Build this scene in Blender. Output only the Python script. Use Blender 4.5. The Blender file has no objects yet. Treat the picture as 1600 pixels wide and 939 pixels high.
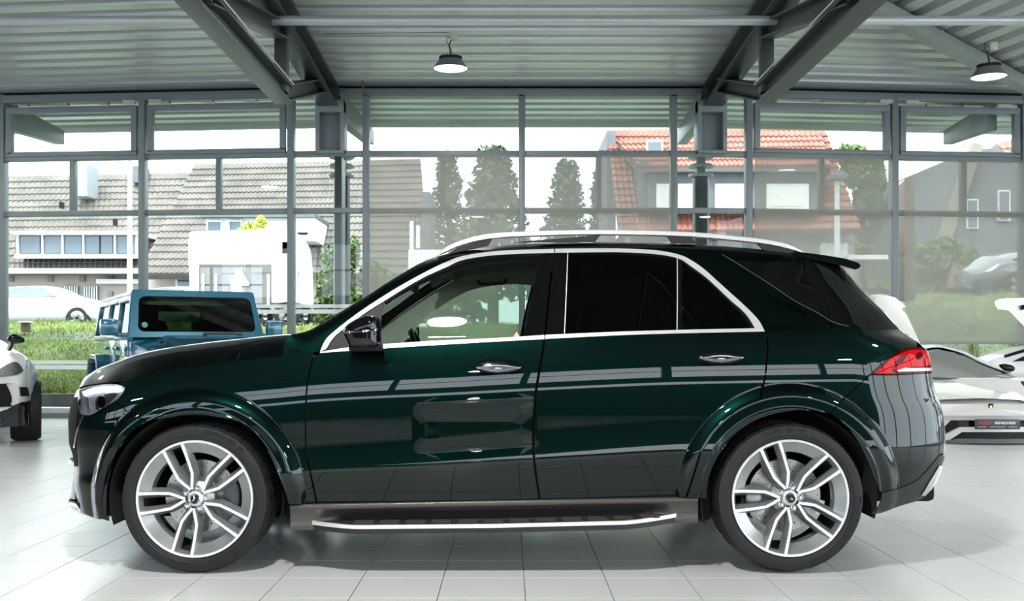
import bpy, bmesh, math, random
import numpy as np
from mathutils import Vector, Matrix
from mathutils.geometry import delaunay_2d_cdt
random.seed(7); np.random.seed(7)
SC = bpy.context.scene
COL = SC.collection
# ---------------------------------------------------------------- camera, world, light, exposure
F, CX, CY, H = 1600.0, 794.0, 537.0, 1.157        # focal length in pixels, principal point, eye height
cam = bpy.data.cameras.new('camera'); camo = bpy.data.objects.new('camera', cam); COL.objects.link(camo)
camo.location = (0, 0, H); camo.rotation_euler = (math.pi/2, 0, 0)
cam.sensor_width = 36; cam.lens = 36.0; cam.shift_x = 0.00375; cam.shift_y = 0.0422
cam.clip_start = 0.05; cam.clip_end = 400
SC.camera = camo
SC.view_settings.view_transform = 'Standard'; SC.view_settings.look = 'None'
SC.view_settings.gamma = 1.0; SC.view_settings.use_curve_mapping = False
SC.view_settings.exposure = 0.35
world = bpy.data.worlds.new('sky'); SC.world = world; world.use_nodes = True
wn = world.node_tree; wn.nodes.clear()
w_out = wn.nodes.new('ShaderNodeOutputWorld'); w_bg = wn.nodes.new('ShaderNodeBackground')
w_tc = wn.nodes.new('ShaderNodeTexCoord'); w_no = wn.nodes.new('ShaderNodeTexNoise'); w_rp = wn.nodes.new('ShaderNodeValToRGB')
w_no.inputs['Scale'].default_value = 2.2; w_no.inputs['Detail'].default_value = 6
w_rp.color_ramp.elements[0].position = 0.35; w_rp.color_ramp.elements[0].color = (0.70, 0.83, 1.0, 1)
w_rp.color_ramp.elements[1].position = 0.62; w_rp.color_ramp.elements[1].color = (1.0, 1.0, 1.0, 1)
wn.links.new(w_tc.outputs['Generated'], w_no.inputs['Vector']); wn.links.new(w_no.outputs['Fac'], w_rp.inputs['Fac'])
wn.links.new(w_rp.outputs['Color'], w_bg.inputs['Color']); w_bg.inputs['Strength'].default_value = 4.2
wn.links.new(w_bg.outputs['Background'], w_out.inputs['Surface'])
sun = bpy.data.lights.new('sun', 'SUN'); sun.energy = 3.0; sun.angle = math.radians(25); sun.color = (1, .96, .9)
suno = bpy.data.objects.new('sun', sun); COL.objects.link(suno); suno.rotation_euler = (math.radians(38), math.radians(-18), 0)

# ---------------------------------------------------------------- helpers
def P(px, py, d): return Vector(((px-CX)*d/F, d, H+(CY-py)*d/F))

def tag(o, label=None, cat=None, group=None, kind=None):
    if label: o['label'] = label
    if cat: o['category'] = cat
    if group: o['group'] = group
    if kind: o['kind'] = kind
    return o

def empty(name, loc=(0, 0, 0), rz=0.0, parent=None):
    o = bpy.data.objects.new(name, None); COL.objects.link(o); o.location = loc; o.rotation_euler = (0, 0, rz)
    o.empty_display_size = .2
    if parent: o.parent = parent
    return o

def copy_tree(o, parent=None):
    c = o.copy(); COL.objects.link(c)
    if parent is not None: c.parent = parent
    for ch in list(o.children): copy_tree(ch, c)
    return c

class MB:
    def __init__(s): s.v = []; s.f = []; s.m = []; s.mi = 0
    def add(s, vs, fs):
        n = len(s.v); s.v += [tuple(v) for v in vs]
        for f in fs: s.f.append(tuple(i+n for i in f)); s.m.append(s.mi)
        return s
    def box(s, c, size, rot=None):
        hx, hy, hz = size[0]/2, size[1]/2, size[2]/2
        vs = [Vector((sx*hx, sy*hy, sz*hz)) for sz in (-1, 1) for sy in (-1, 1) for sx in (-1, 1)]
        if rot is not None: vs = [rot @ v for v in vs]
        return s.add([v+Vector(c) for v in vs], [(0,2,3,1),(4,5,7,6),(0,1,5,4),(2,6,7,3),(0,4,6,2),(1,3,7,5)])
    def hexa(s, a, b):   # a: four points, b: four points behind them
        return s.add(list(a)+list(b), [(0,1,2,3),(7,6,5,4),(0,4,5,1),(1,5,6,2),(2,6,7,3),(3,7,4,0)])
    def bar(s, a, b, w, h, up=(0, 0, 1)):
        a = Vector(a); b = Vector(b); d = (b-a).normalized(); u = Vector(up)
        if abs(d.dot(u)) > .99: u = Vector((0, 1, 0))
        r = d.cross(u).normalized(); u = r.cross(d).normalized()
        q = lambda p: [p-r*w/2-u*h/2, p+r*w/2-u*h/2, p+r*w/2+u*h/2, p-r*w/2+u*h/2]
        return s.add(q(a)+q(b), [(0,1,2,3),(7,6,5,4),(0,4,5,1),(1,5,6,2),(2,6,7,3),(3,7,4,0)])
    def tube(s, pts, r, n=8, closed=False, ry=None):
        pts = [Vector(p) for p in pts]; N = len(pts); base = len(s.v); prev = None
        rr = r if isinstance(r, (list, tuple)) else [r]*N
        for i, p in enumerate(pts):
            a = pts[(i-1) % N] if (closed or i > 0) else p; b = pts[(i+1) % N] if (closed or i < N-1) else p
            d = (b-a).normalized(); u = Vector((0, 0, 1)) if abs(d.z) < .95 else Vector((0, 1, 0))
            if prev is not None: u = prev
            rt = d.cross(u).normalized(); u = rt.cross(d).normalized(); prev = u
            for k in range(n):
                t = 2*math.pi*k/n; s.v.append(tuple(p+rt*math.cos(t)*rr[i]+u*math.sin(t)*(ry or rr[i])))
        M = N if closed else N-1
        for i in range(M):
            for k in range(n):
                a = base+i*n+k; b = base+i*n+(k+1) % n; c = base+((i+1) % N)*n+(k+1) % n; e = base+((i+1) % N)*n+k
                s.f.append((a, b, c, e)); s.m.append(s.mi)
        if not closed:
            s.f.append(tuple(base+k for k in range(n))[::-1]); s.m.append(s.mi)
            s.f.append(tuple(base+(N-1)*n+k for k in range(n))); s.m.append(s.mi)
        return s
    def lathe(s, prof, n=48, c=(0, 0, 0), axis='z', closed=False, a0=0., a1=2*math.pi):
        # prof: (radius, height)
        c = Vector(c); base = len(s.v); full = abs(a1-a0-2*math.pi) < 1e-6; cols = n if full else n+1
        for (r, h) in prof:
            for k in range(cols):
                t = a0+(a1-a0)*k/n
                if axis == 'z': v = Vector((r*math.cos(t), r*math.sin(t), h))
                elif axis == 'y': v = Vector((r*math.cos(t), h, r*math.sin(t)))
                else: v = Vector((h, r*math.cos(t), r*math.sin(t)))
                s.v.append(tuple(v+c))
        L = len(prof)
        for i in range(L if closed else L-1):
            for k in range(n):
                a = base+i*cols+k; b = base+i*cols+(k+1) % cols; j = (i+1) % L
                s.f.append((a, b, base+j*cols+(k+1) % cols, base+j*cols+k)); s.m.append(s.mi)
        return s
    def grid(s, rows, flip=False, closed=False):
        base = len(s.v); R = len(rows); Cn = len(rows[0])
        for r in rows: s.v += [tuple(p) for p in r]
        for i in range(R-1):
            for k in range(Cn if closed else Cn-1):
                k2 = (k+1) % Cn
                f = (base+i*Cn+k, base+i*Cn+k2, base+(i+1)*Cn+k2, base+(i+1)*Cn+k)
                s.f.append(f[::-1] if flip else f); s.m.append(s.mi)
        return s
    def prism(s, poly, vec):  # planar polygon of 3D points extruded by vec
        n = len(poly); vec = Vector(vec); a = [Vector(p) for p in poly]; b = [p+vec for p in a]
        return s.add(a+b, [tuple(range(n)), tuple(range(2*n-1, n-1, -1))]+[(i, i+n, (i+1) % n+n, (i+1) % n) for i in range(n)])
    def build(s, name, mats, parent=None, smooth=True, bevel=0, angle=32, recalc=True, segs=2):
        me = bpy.data.meshes.new(name); me.from_pydata(s.v, [], s.f); 
        if not isinstance(mats, (list, tuple)): mats = [mats]
        for m in mats: me.materials.append(m)
        if len(mats) > 1: me.polygons.foreach_set('material_index', s.m)
        if recalc or bevel:
            bm = bmesh.new(); bm.from_mesh(me)
            if recalc: bmesh.ops.recalc_face_normals(bm, faces=bm.faces)
            if bevel:
                es = [e for e in bm.edges if len(e.link_faces) == 2 and e.calc_face_angle(0) > .5]
                bmesh.ops.bevel(bm, geom=es, offset=bevel, segments=segs, affect='EDGES', profile=.5, clamp_overlap=True)
            bm.to_mesh(me); bm.free()
        me.update()
        if smooth:
            me.polygons.foreach_set('use_smooth', [True]*len(me.polygons)); me.set_sharp_from_angle(angle=math.radians(angle))
        o = bpy.data.objects.new(name, me); COL.objects.link(o)
        if parent: o.parent = parent
        return o

def catmull(pts, k=6, closed=False):
    pts = [np.array(p, float) for p in pts]; n = len(pts); out = []
    if n < 3: return pts
    for i in range(n if closed else n-1):
        g = (lambda j: pts[j % n]) if closed else (lambda j: pts[min(max(j, 0), n-1)])
        p0, p1, p2, p3 = g(i-1), g(i), g(i+1), g(i+2)
        for j in range(k):
            t = j/k
            out.append(.5*((2*p1)+(-p0+p2)*t+(2*p0-5*p1+4*p2-p3)*t*t+(-p0+3*p1-3*p2+p3)*t**3))
    if not closed: out.append(pts[-1])
    return out

class Pchip:
    def __init__(s, xs, ys):
        s.x = np.array(xs, float); s.y = np.array(ys, float); h = np.diff(s.x); dl = np.diff(s.y)/h
        d = np.zeros(len(s.x)); d[0] = dl[0]; d[-1] = dl[-1]
        for i in range(1, len(s.x)-1):
            if dl[i-1]*dl[i] > 0:
                w1 = 2*h[i]+h[i-1]; w2 = h[i]+2*h[i-1]; d[i] = (w1+w2)/(w1/dl[i-1]+w2/dl[i])
        s.d = d
    def __call__(s, q):
        q = np.clip(np.asarray(q, float), s.x[0], s.x[-1]); i = np.clip(np.searchsorted(s.x, q, 'right')-1, 0, len(s.x)-2)
        h = s.x[i+1]-s.x[i]; t = (q-s.x[i])/h
        return (2*t**3-3*t**2+1)*s.y[i]+(t**3-2*t**2+t)*h*s.d[i]+(-2*t**3+3*t**2)*s.y[i+1]+(t**3-t**2)*h*s.d[i+1]

# ---------------------------------------------------------------- procedural materials
def mat(name, col, rough=.5, metal=0., var=.06, scale=6., bump=0., bscale=60., coat=0., coatr=.03, emis=None, est=0., spec=None, stretch=None):
    m = bpy.data.materials.new(name); m.use_nodes = True; nt = m.node_tree; b = nt.nodes['Principled BSDF']
    b.inputs['Roughness'].default_value = rough; b.inputs['Metallic'].default_value = metal
    tc = nt.nodes.new('ShaderNodeTexCoord'); mp = nt.nodes.new('ShaderNodeMapping')
    if stretch: mp.inputs['Scale'].default_value = stretch
    nt.links.new(tc.outputs['Object'], mp.inputs['Vector'])
    n = nt.nodes.new('ShaderNodeTexNoise'); n.inputs['Scale'].default_value = scale; n.inputs['Detail'].default_value = 4
    nt.links.new(mp.outputs['Vector'], n.inputs['Vector'])
    r = nt.nodes.new('ShaderNodeValToRGB'); nt.links.new(n.outputs['Fac'], r.inputs['Fac'])
    r.color_ramp.elements[0].position = .3; r.color_ramp.elements[1].position = .7
    r.color_ramp.elements[0].color = tuple(max(0, c*(1-var)) for c in col)+(1,)
    r.color_ramp.elements[1].color = tuple(min(1, c*(1+var)) for c in col)+(1,)
    nt.links.new(r.outputs['Color'], b.inputs['Base Color'])
    if bump:
        n2 = nt.nodes.new('ShaderNodeTexNoise'); n2.inputs['Scale'].default_value = bscale; nt.links.new(mp.outputs['Vector'], n2.inputs['Vector'])
        bp = nt.nodes.new('ShaderNodeBump'); bp.inputs['Strength'].default_value = bump; bp.inputs['Distance'].default_value = .01
        nt.links.new(n2.outputs['Fac'], bp.inputs['Height']); nt.links.new(bp.outputs['Normal'], b.inputs['Normal'])
    if coat: b.inputs['Coat Weight'].default_value = coat; b.inputs['Coat Roughness'].default_value = coatr
    if spec is not None: b.inputs['Specular IOR Level'].default_value = spec
    if emis: b.inputs['Emission Color'].default_value = tuple(emis)+(1,); b.inputs['Emission Strength'].default_value = est
    return m

def glassmat(name, tint, refl=1.0, rough=.0, ior=1.5, dif=0., difcol=(.5, .5, .5)):
    m = bpy.data.materials.new(name); m.use_nodes = True; nt = m.node_tree; nt.nodes.clear()
    out = nt.nodes.new('ShaderNodeOutputMaterial'); tr = nt.nodes.new('ShaderNodeBsdfTransparent'); gl = nt.nodes.new('ShaderNodeBsdfGlossy')
    mx = nt.nodes.new('ShaderNodeMixShader'); fr = nt.nodes.new('ShaderNodeFresnel'); mu = nt.nodes.new('ShaderNodeMath'); mu.operation = 'MULTIPLY'
    fr.inputs['IOR'].default_value = ior; mu.inputs[1].default_value = refl; gl.inputs['Roughness'].default_value = rough
    tc = nt.nodes.new('ShaderNodeTexCoord'); n = nt.nodes.new('ShaderNodeTexNoise'); n.inputs['Scale'].default_value = 1.5
    nt.links.new(tc.outputs['Object'], n.inputs['Vector'])
    r = nt.nodes.new('ShaderNodeValToRGB'); r.color_ramp.elements[0].color = tuple(c*.97 for c in tint)+(1,); r.color_ramp.elements[1].color = tuple(tint)+(1,)
    nt.links.new(n.outputs['Fac'], r.inputs['Fac']); nt.links.new(r.outputs['Color'], tr.inputs['Color'])
    nt.links.new(fr.outputs['Fac'], mu.inputs[0]); nt.links.new(mu.outputs[0], mx.inputs['Fac'])
    src = tr
    if dif:
        df = nt.nodes.new('ShaderNodeBsdfDiffuse'); df.inputs['Color'].default_value = tuple(difcol)+(1,)
        tl = nt.nodes.new('ShaderNodeBsdfTranslucent'); tl.inputs['Color'].default_value = tuple(difcol)+(1,)
        a = nt.nodes.new('ShaderNodeMixShader'); a.inputs[0].default_value = .4; nt.links.new(df.outputs[0], a.inputs[1]); nt.links.new(tl.outputs[0], a.inputs[2])
        b = nt.nodes.new('ShaderNodeMixShader'); b.inputs[0].default_value = dif; nt.links.new(tr.outputs[0], b.inputs[1]); nt.links.new(a.outputs[0], b.inputs[2]); src = b
    nt.links.new(src.outputs[0], mx.inputs[1]); nt.links.new(gl.outputs[0], mx.inputs[2]); nt.links.new(mx.outputs[0], out.inputs['Surface'])
    return m

M = {}
M['paint'] = mat('dark_green_metallic_paint', (.0007, .0095, .0078), .36, 1., .25, 400., coat=1., coatr=.01)
M['black_gloss'] = mat('gloss_black', (.003, .0035, .004), .12, 0, .1, 30, coat=1., coatr=.01, spec=0.)
M['black_plastic'] = mat('black_plastic', (.008, .008, .009), .6, 0, .1, 30, bump=.05)
M['void'] = mat('black_underbody', (.004, .004, .0045), .9, 0, .2, 10)
M['liner'] = mat('black_felt_liner', (.007, .007, .008), .95, 0, .2, 40)
M['sill'] = mat('warm_grey_sill', (.085, .080, .074), .32, .5, .05, 30)
M['grey_plastic'] = mat('dark_grey_plastic', (.062, .063, .062), .42, .25, .06, 40, bump=.05, bscale=300)
M['lower_plastic'] = mat('satin_black_plastic', (.022, .025, .027), .45, 0, .06, 40, bump=.05, bscale=300)
M['chrome'] = mat('satin_aluminium', (.88, .88, .88), .30, .55, .02, 10)
M['bright'] = mat('polished_chrome', (.9, .9, .91), .08, 1., .01, 10)
M['rubber'] = mat('tyre_rubber', (.0075, .008, .009), .62, 0, .12, 25, bump=.08, bscale=120)
M['rubber_text'] = mat('raised_tyre_lettering', (.003, .003, .0035), .5, 0, .1, 25)
M['rim_face'] = mat('machined_alloy', (.90, .90, .93), .30, .55, .03, 50)
M['rim_grey'] = mat('grey_alloy_paint', (.30, .32, .32), .30, .6, .05, 20, coat=.6)
M['disc'] = mat('brake_disc_steel', (.50, .49, .48), .32, 1., .08, 60, stretch=(1, 8, 1))
M['caliper'] = mat('caliper_paint', (.10, .105, .11), .35, .5, .08, 30)
M['caliper_light'] = mat('bare_caliper_metal', (.45, .46, .47), .4, .8, .1, 30)
M['glass_clear'] = glassmat('green_tinted_car_glass', (.70, .80, .73), 1.1)
M['glass_dark'] = glassmat('privacy_car_glass', (.035, .04, .038), 1.1)
M['pane'] = glassmat('window_pane_glass', (.93, .97, .95), .55)
M['blind'] = glassmat('screen_blind_fabric', (.92, .92, .90), 0., dif=.42, difcol=(.52, .51, .48))
M['frost'] = glassmat('frosted_film', (.95, .97, .97), 0., dif=.72, difcol=(.92, .95, .94))
M['lens'] = glassmat('clear_lamp_lens', (.93, .93, .95), 1.4)
M['red_lens'] = mat('red_lamp_lens', (.55, .002, .004), .35, 0, .25, 30, spec=0., coat=.35, coatr=.01)
M['red_dark'] = mat('dark_red_lamp_lens', (.06, .001, .002), .35, 0, .25, 30, spec=0., coat=.35, coatr=.01)
M['interior'] = mat('grey_interior_trim', (.70, .70, .62), .8, 0, .06, 20)
M['interior_dark'] = mat('dark_interior_trim', (.02, .02, .02), .6, 0, .1, 20)
M['steel'] = mat('grey_painted_frame', (.20, .235, .245), .42, .0, .03, 3, bump=.02)
M['steel_dark'] = mat('dark_grey_steel_beam', (.040, .048, .050), .42, .0, .05, 3)
M['deck'] = mat('galvanised_deck', (.56, .60, .60), .34, .45, .05, 1.2, stretch=(.3, 6, 1), bump=.03, bscale=3)
M['glass_smoke'] = glassmat('smoked_windscreen', (.22, .27, .23), 1.2)
M['glass_grey'] = glassmat('grey_side_glass', (.45, .5, .48), 1.2)
# ---------------------------------------------------------------- floor
def tile_mat():
    m = mat('grey_floor_tile', (.64, .655, .65), .20, 0, .03, .5, bump=0)
    nt = m.node_tree; b = nt.nodes['Principled BSDF']; tc = nt.nodes.new('ShaderNodeTexCoord')
    geo = nt.nodes.new('ShaderNodeNewGeometry')
    for l in list(nt.links):
        if l.from_node == tc or l.from_node.bl_idname == 'ShaderNodeTexCoord': nt.links.new(geo.outputs['Position'], l.to_socket)
    n = nt.nodes.new('ShaderNodeTexNoise'); n.inputs['Scale'].default_value = 3; n.inputs['Detail'].default_value = 6
    nt.links.new(geo.outputs['Position'], n.inputs['Vector'])
    r = nt.nodes.new('ShaderNodeMapRange'); r.inputs['From Min'].default_value = .3; r.inputs['From Max'].default_value = .7
    r.inputs['To Min'].default_value = .235; r.inputs['To Max'].default_value = .255
    nt.links.new(n.outputs['Fac'], r.inputs['Value']); nt.links.new(r.outputs['Result'], b.inputs['Roughness'])
    return m
M['tile'] = tile_mat(); M['grout'] = mat('dark_grout', (.10, .10, .10), .9)
T = .4; G = .0035
X0T = .0785; Y0T = 5.06                              # one joint crossing
fl = MB().box((-3.2, 3.8, -.06), (26, 25.5, .1)).build('floor', M['grout'], smooth=False); tag(fl, kind='structure')
def tile_into(mb, x, y, s=1.0):
    a = T/2-G/2; c = a-.0012
    mb.add([(x-a, y-a, -.009), (x+a, y-a, -.009), (x+a, y+a, -.009), (x-a, y+a, -.009),
            (x-a, y-a, -.0012), (x+a, y-a, -.0012), (x+a, y+a, -.0012), (x-a, y+a, -.0012),
            (x-c, y-c, 0), (x+c, y-c, 0), (x+c, y+c, 0), (x-c, y+c, 0)],
           [(0,1,5,4), (1,2,6,5), (2,3,7,6), (3,0,4,7), (4,5,9,8), (5,6,10,9), (6,7,11,10), (7,4,8,11), (8,9,10,11)])
tproto = None; ntile = 0; far = MB()
for j in range(-33, 29):
    for i in range(-41, 31):
        x = X0T+T*(i+.5); y = Y0T+T*(j+.5)
        if x < -16.1 or x > 9.6 or y < -8.2 or y > 16.6: continue
        near = 4.2 < y < 8.9 and abs(x+.02) < (y+.25)*.5+.25
        if near and ntile < 296:
            if tproto is None:
                mb = MB(); tile_into(mb, 0, 0); tproto = mb.build('tile', M['tile'], fl, recalc=False, smooth=False); o = tproto
            else: o = tproto.copy(); COL.objects.link(o)
            o.location = (x, y, 0); ntile += 1
        else: tile_into(far, x, y)
tag(far.build('tile_field', M['tile'], fl, recalc=False, smooth=False), kind='stuff')

# ---------------------------------------------------------------- window wall geometry
SL, SR = .09, .10                                    # the side bays angle away from the middle bay
XL, XR = -2.74, 3.10
def wall_y(x): return 15.7+SL*max(0, XL-x)+SR*max(0, x-XR)
def WPt(px, py, off=0.):                             # point on the wall plane, off metres in front of it
    k = (px-CX)/F
    if k*15.7 < XL: y = (15.7+SL*XL)/(1+SL*k)
    elif k*15.7 > XR: y = (15.7-SR*XR)/(1-SR*k)
    else: y = 15.7
    z = H+(CY-py)*y/F; x = k*y
    return Vector((x, y-off, z))
def wbar(mb, x0, y0, x1, y1, t0=.10, t1=-.06, y0b=None, y1b=None):
    # rectangle in the photograph's wall plane given thickness: front t0 in front of the wall, back -t1 behind
    y0b = y0 if y0b is None else y0b; y1b = y1 if y1b is None else y1b
    c = [(x0, y1), (x1, y1b), (x1, y0b), (x0, y0)]
    mb.hexa([WPt(*p, t0) for p in c], [WPt(*p, t1) for p in c])
def bow(px):   # heights in the photograph sink towards the sides because the side bays stand farther off
    k = wall_y((px-CX)/F*15.8)/15.7
    return k
def yy(px, ymid): return CY-(CY-ymid)/bow(px)
def hbar(mb, x0, x1, ya, yb, t0=.10, t1=-.06): wbar(mb, x0, yy(x0, ya), x1, yy(x1, yb), t0, t1, yy(x1, ya), yy(x0, yb))
def hbar(mb, x0, x1, ya, yb, t0=.10, t1=-.06):
    xs = [x0]+[b for b in (514.8, 1109.9) if x0 < b < x1]+[x1]
    for a, b in zip(xs[:-1], xs[1:]):
        c = [(a, yy(a, yb)), (b, yy(b, yb)), (b, yy(b, ya)), (a, yy(a, ya))]
        mb.hexa([WPt(*p, t0) for p in c], [WPt(*p, t1) for p in c])

# header beam, sill plinth
mb = MB(); hbar(mb, -230, 1660, 141, 153, .12, -.10); hb = mb.build('wall_back', M['steel'], bevel=.004); tag(hb, kind='structure')
mb = MB(); hbar(mb, -230, 1660, 121, 137, .20, -.02); tag(mb.build('trim_1', mat('grey_eaves_channel', (.15, .17, .175), .5), bevel=.004), kind='structure')
mb = MB(); hbar(mb, -230, 1660, 137, 141, .05, -.02); tag(mb.build('trim_2', M['void']), kind='structure')
mb = MB(); hbar(mb, -230, 1660, 639, 654.5, .10, -.12); tag(mb.build('baseboard_back', mat('white_sill', (.62, .68, .68), .35), bevel=.006), kind='structure')
mb = MB(); hbar(mb, -230, 1660, 647, 657, .16, .09); tag(mb.build('trim_3', M['steel'], bevel=.004), kind='structure')

wins = [  # left px, right px, lower mullion px (between the two transoms), opening sash
    (-212, 6, None, True), (6, 225, 115.5, True), (225, 456, 343, True), (456, 573, None, False), (573, 815.5, 693.5, False),
    (815.5, 1051.5, 935, False), (1051.5, 1168.5, None, False), (1168.5, 1395, 1282, True), (1395, 1597, 1503.5, True)]
YT1a, YT1b, YT2a, YT2b = 236.5, 245, 325.5, 333.5
for wi, (a, b, m, sash) in enumerate(wins):
    root = empty('window_%d' % (wi+1), WPt((a+b)/2, 640)); root['kind'] = 'structure'
    inv = Matrix.Translation(-root.location)
    def wb(mb_, name, mt, **k):
        mb_.v = [tuple(Vector(v)-root.location) for v in mb_.v]; return mb_.build(name, mt, root, **k)
    hw = 5.0
    mb = MB(); wbar(mb, b-hw, 150, b+hw, 648, .12, -.06); wb(mb, 'mullion', M['steel'], bevel=.006)
    if wi == 0: mb = MB(); wbar(mb, a-hw, 150, a+hw, 648, .12, -.06); wb(mb, 'mullion', M['steel'], bevel=.006)
    for (ta, tb) in ((YT1a, YT1b), (YT2a, YT2b)):
        mb = MB(); hbar(mb, a+hw, b-hw, ta, tb, .08, -.05); wb(mb, 'transom', M['steel'], bevel=.005)
    if m:
        mb = MB(); wbar(mb, m-4, yy(m, YT1b), m+4, yy(m, YT2a), .075, -.05); wb(mb, 'mullion', M['steel'], bevel=.005)
    if sash:
        mb = MB(); ya, yb = 168, 235.5
        hbar(mb, a+hw+3, b-hw-3, ya-8, ya+2, .11, 0); hbar(mb, a+hw+3, b-hw-3, yb-4, yb+3, .11, 0)
        wbar(mb, a+hw+3, yy(a, ya), a+hw+12, yy(a, yb), .11, 0); wbar(mb, b-hw-12, yy(b, ya), b-hw-3, yy(b, yb), .11, 0)
        wb(mb, 'sash_frame', M['steel'], bevel=.004)
        mb = MB(); hbar(mb, a+20, b-20, 156.6, 158.0, .16, .145); wb(mb, 'drive_rod', M['bright'])
        for q in range(3):
            px = a+30+q*(b-a-70)/2.4; mb = MB(); wbar(mb, px, yy(px, 156), px+17, yy(px, 159.5), .17, .14); wbar(mb, px+14, yy(px, 156), px+17, yy(px, 163), .17, .14)
            wb(mb, 'hinge_bracket', M['bright'])
        px = b-26 if wi in (1, 7, 0) else a+14
        mb = MB(); wbar(mb, px, yy(px, 154), px+19, yy(px, 159), .20, .12); wb(mb, 'actuator_motor', mat('motor_housing', (.5, .52, .52), .4))
    panes = [(150, YT1a)] + [(YT1b, YT2a)]*(2 if m else 1) + [(YT2b, 641)]
    xs = [(a, b)] + ([(a, m), (m, b)] if m else [(a, b)]) + [(a, b)]
    for (ya, yb), (xa, xb) in zip(panes, xs):
        mb = MB(); hbar(mb, xa+4, xb-4, ya, yb, .012, 0.0); wb(mb, 'pane', M['pane'], smooth=False)
# roller blinds
for (a, b, bot, lab) in ((578.5, 810, 536, 'grey translucent roller blind in the window left of the centre mullion, behind the car roof'),
                    (821, 1046, 536, 'grey translucent roller blind in the window right of the centre mullion, above the car roof'),
                    (1175, 1387, 536, 'grey translucent roller blind in the window behind the rear spoiler'),
                    (1407, 1592, 536, 'grey translucent roller blind in the far right window above the white supercar')):
    loc = WPt((a+b)/2, YT1b); r = empty('roller_blind', loc); tag(r, lab, 'blind', 'grey roller blinds')
    def rb(mb_, n, mt): mb_.v = [tuple(Vector(v)-loc) for v in mb_.v]; return mb_.build(n, mt, r)
    mb = MB(); c = [(a, yy(a, bot)), (b, yy(b, bot)), (b, yy(b, YT1b+1)), (a, yy(a, YT1b+1))]
    vs = [WPt(*p, .16)-loc for p in c]; m2 = MB(); m2.hexa(vs, [v+Vector((0, .0015, 0)) for v in vs]); m2.build('screen_fabric', M['blind'], r, smooth=False)
    mb = MB(); hbar(mb, a, b, bot-1.5, bot+1.5, .175, .145); rb(mb, 'bottom_bar', M['steel'])
# window film: stripes and mirrored lettering on the glass
def film(x0, x1, y0, y1): 
    mb = MB(); hbar(mb, x0, x1, y0, y1, .020, .014); return mb
k = 0
for (x0, x1) in ((12, 219), (231, 450), (462, 567)):
    for (ya, yb) in (((563.5, 569.5), (571.5, 578)) if x0 == 12 else ((475.5, 481), (483.5, 490))):
        o = film(x0, x1, ya, yb).build('frosted_stripe', M['frost'], smooth=False)
        tag(o, '%s white frosted stripe on the window pane %s' % ('upper' if ya in (563.5, 475.5) else 'lower', {12: 'at the far left', 231: 'behind the blue off-roader', 462: 'with the round column'}[x0]), 'window film', 'frosted window stripes')

def text_mesh(body, size, ext, mt, name, parent=None, shear=0., spacing=1.0, align='CENTER', bold=0.):
    c = bpy.data.curves.new(name, 'FONT'); c.body = body; c.size = size; c.extrude = ext; c.align_x = align; c.align_y = 'CENTER'
    c.shear = shear; c.space_character = spacing; c.resolution_u = 3; c.offset = bold
    o = bpy.data.objects.new(name, c); COL.objects.link(o)
    bpy.context.view_layer.update()
    me = bpy.data.meshes.new_from_object(o.evaluated_get(bpy.context.evaluated_depsgraph_get()))
    bpy.data.objects.remove(o); me.name = name; me.materials.clear(); me.materials.append(mt)
    n = bpy.data.objects.new(name, me); COL.objects.link(n)
    if parent: n.parent = parent
    return n
def text_at(body, size, mt, name, loc, mirror=False, rz=0., parent=None, ext=.002, sx=1., **k):
    o = text_mesh(body, size, ext, mt, name, parent, **k)
    Rm = Matrix.Rotation(math.pi/2, 4, 'X'); S = Matrix.Diagonal((-sx if mirror else sx, 1, 1, 1))
    o.data.transform(Rm @ S)
    if mirror: o.data.flip_normals()
    o.location = loc; o.rotation_euler[2] = rz
    return o
M['white_letter'] = mat('white_lettering', (.85, .88, .88), .5)
t = text_at('ASG', .17, M['white_letter'], 'mirrored_window_lettering', WPt(140, 526, .03), True, -.09, sx=1.5, bold=.003)
t2 = text_at('REMSCHEID', .115, M['white_letter'], 'town_word', WPt(94, 526.5, .03)-t.location, True, 0, parent=t, sx=1.45, bold=.002)
tag(t, 'mirrored white ASG REMSCHEID lettering stuck on the left window glass', 'lettering')
t = text_at('ASG', .15, M['white_letter'], 'mirrored_window_word', WPt(741, 543, .03), True, 0, sx=1.6, bold=.002)
t2 = text_at('REMSCHEID', .11, M['white_letter'], 'town_word', WPt(703, 543.5, .03)-t.location, True, 0, parent=t, sx=1.4, bold=.002)
tag(t, 'mirrored white lettering on the glass seen through the car side window', 'lettering')

# ---------------------------------------------------------------- roof deck, beams
def s_of(x, y): return y-SL*max(0, XL-x)-SR*max(0, x-XR)
def roof_z(s): return H+3.93+.055*(15.7-s)
PER = .34
prof = [(0, 0), (.17, 0), (.185, .10), (.315, .10), (.34, 0)]
SEN = 17.75
def hipx(y): return 4.38+1.08*(y-12.27)
rows = []
s = 8.9; ss = []
while s < SEN:
    for (a, dz) in prof[:-1]: ss.append((s+a, dz))
    s += PER
ss = [q for q in ss if q[0] <= SEN]
mb = MB()
for (s, dz) in ss:
    row = []
    for x in (-17, -10, XL, 0, XR, None):
        if x is None:
            # hip intersection: x = hipx(y), y = s + SR*(x-XR)
            x = (4.38+1.08*(s-SR*XR-12.27))/(1-1.08*SR); x = max(x, XR+.01)
        y = s+SL*max(0, XL-x)+SR*max(0, x-XR)
        row.append((x, y, roof_z(s)+.02+dz))
    rows.append(row)
mb.grid(rows)
# right-hand hip facet, ribs run towards the side wall
rows = []
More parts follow.
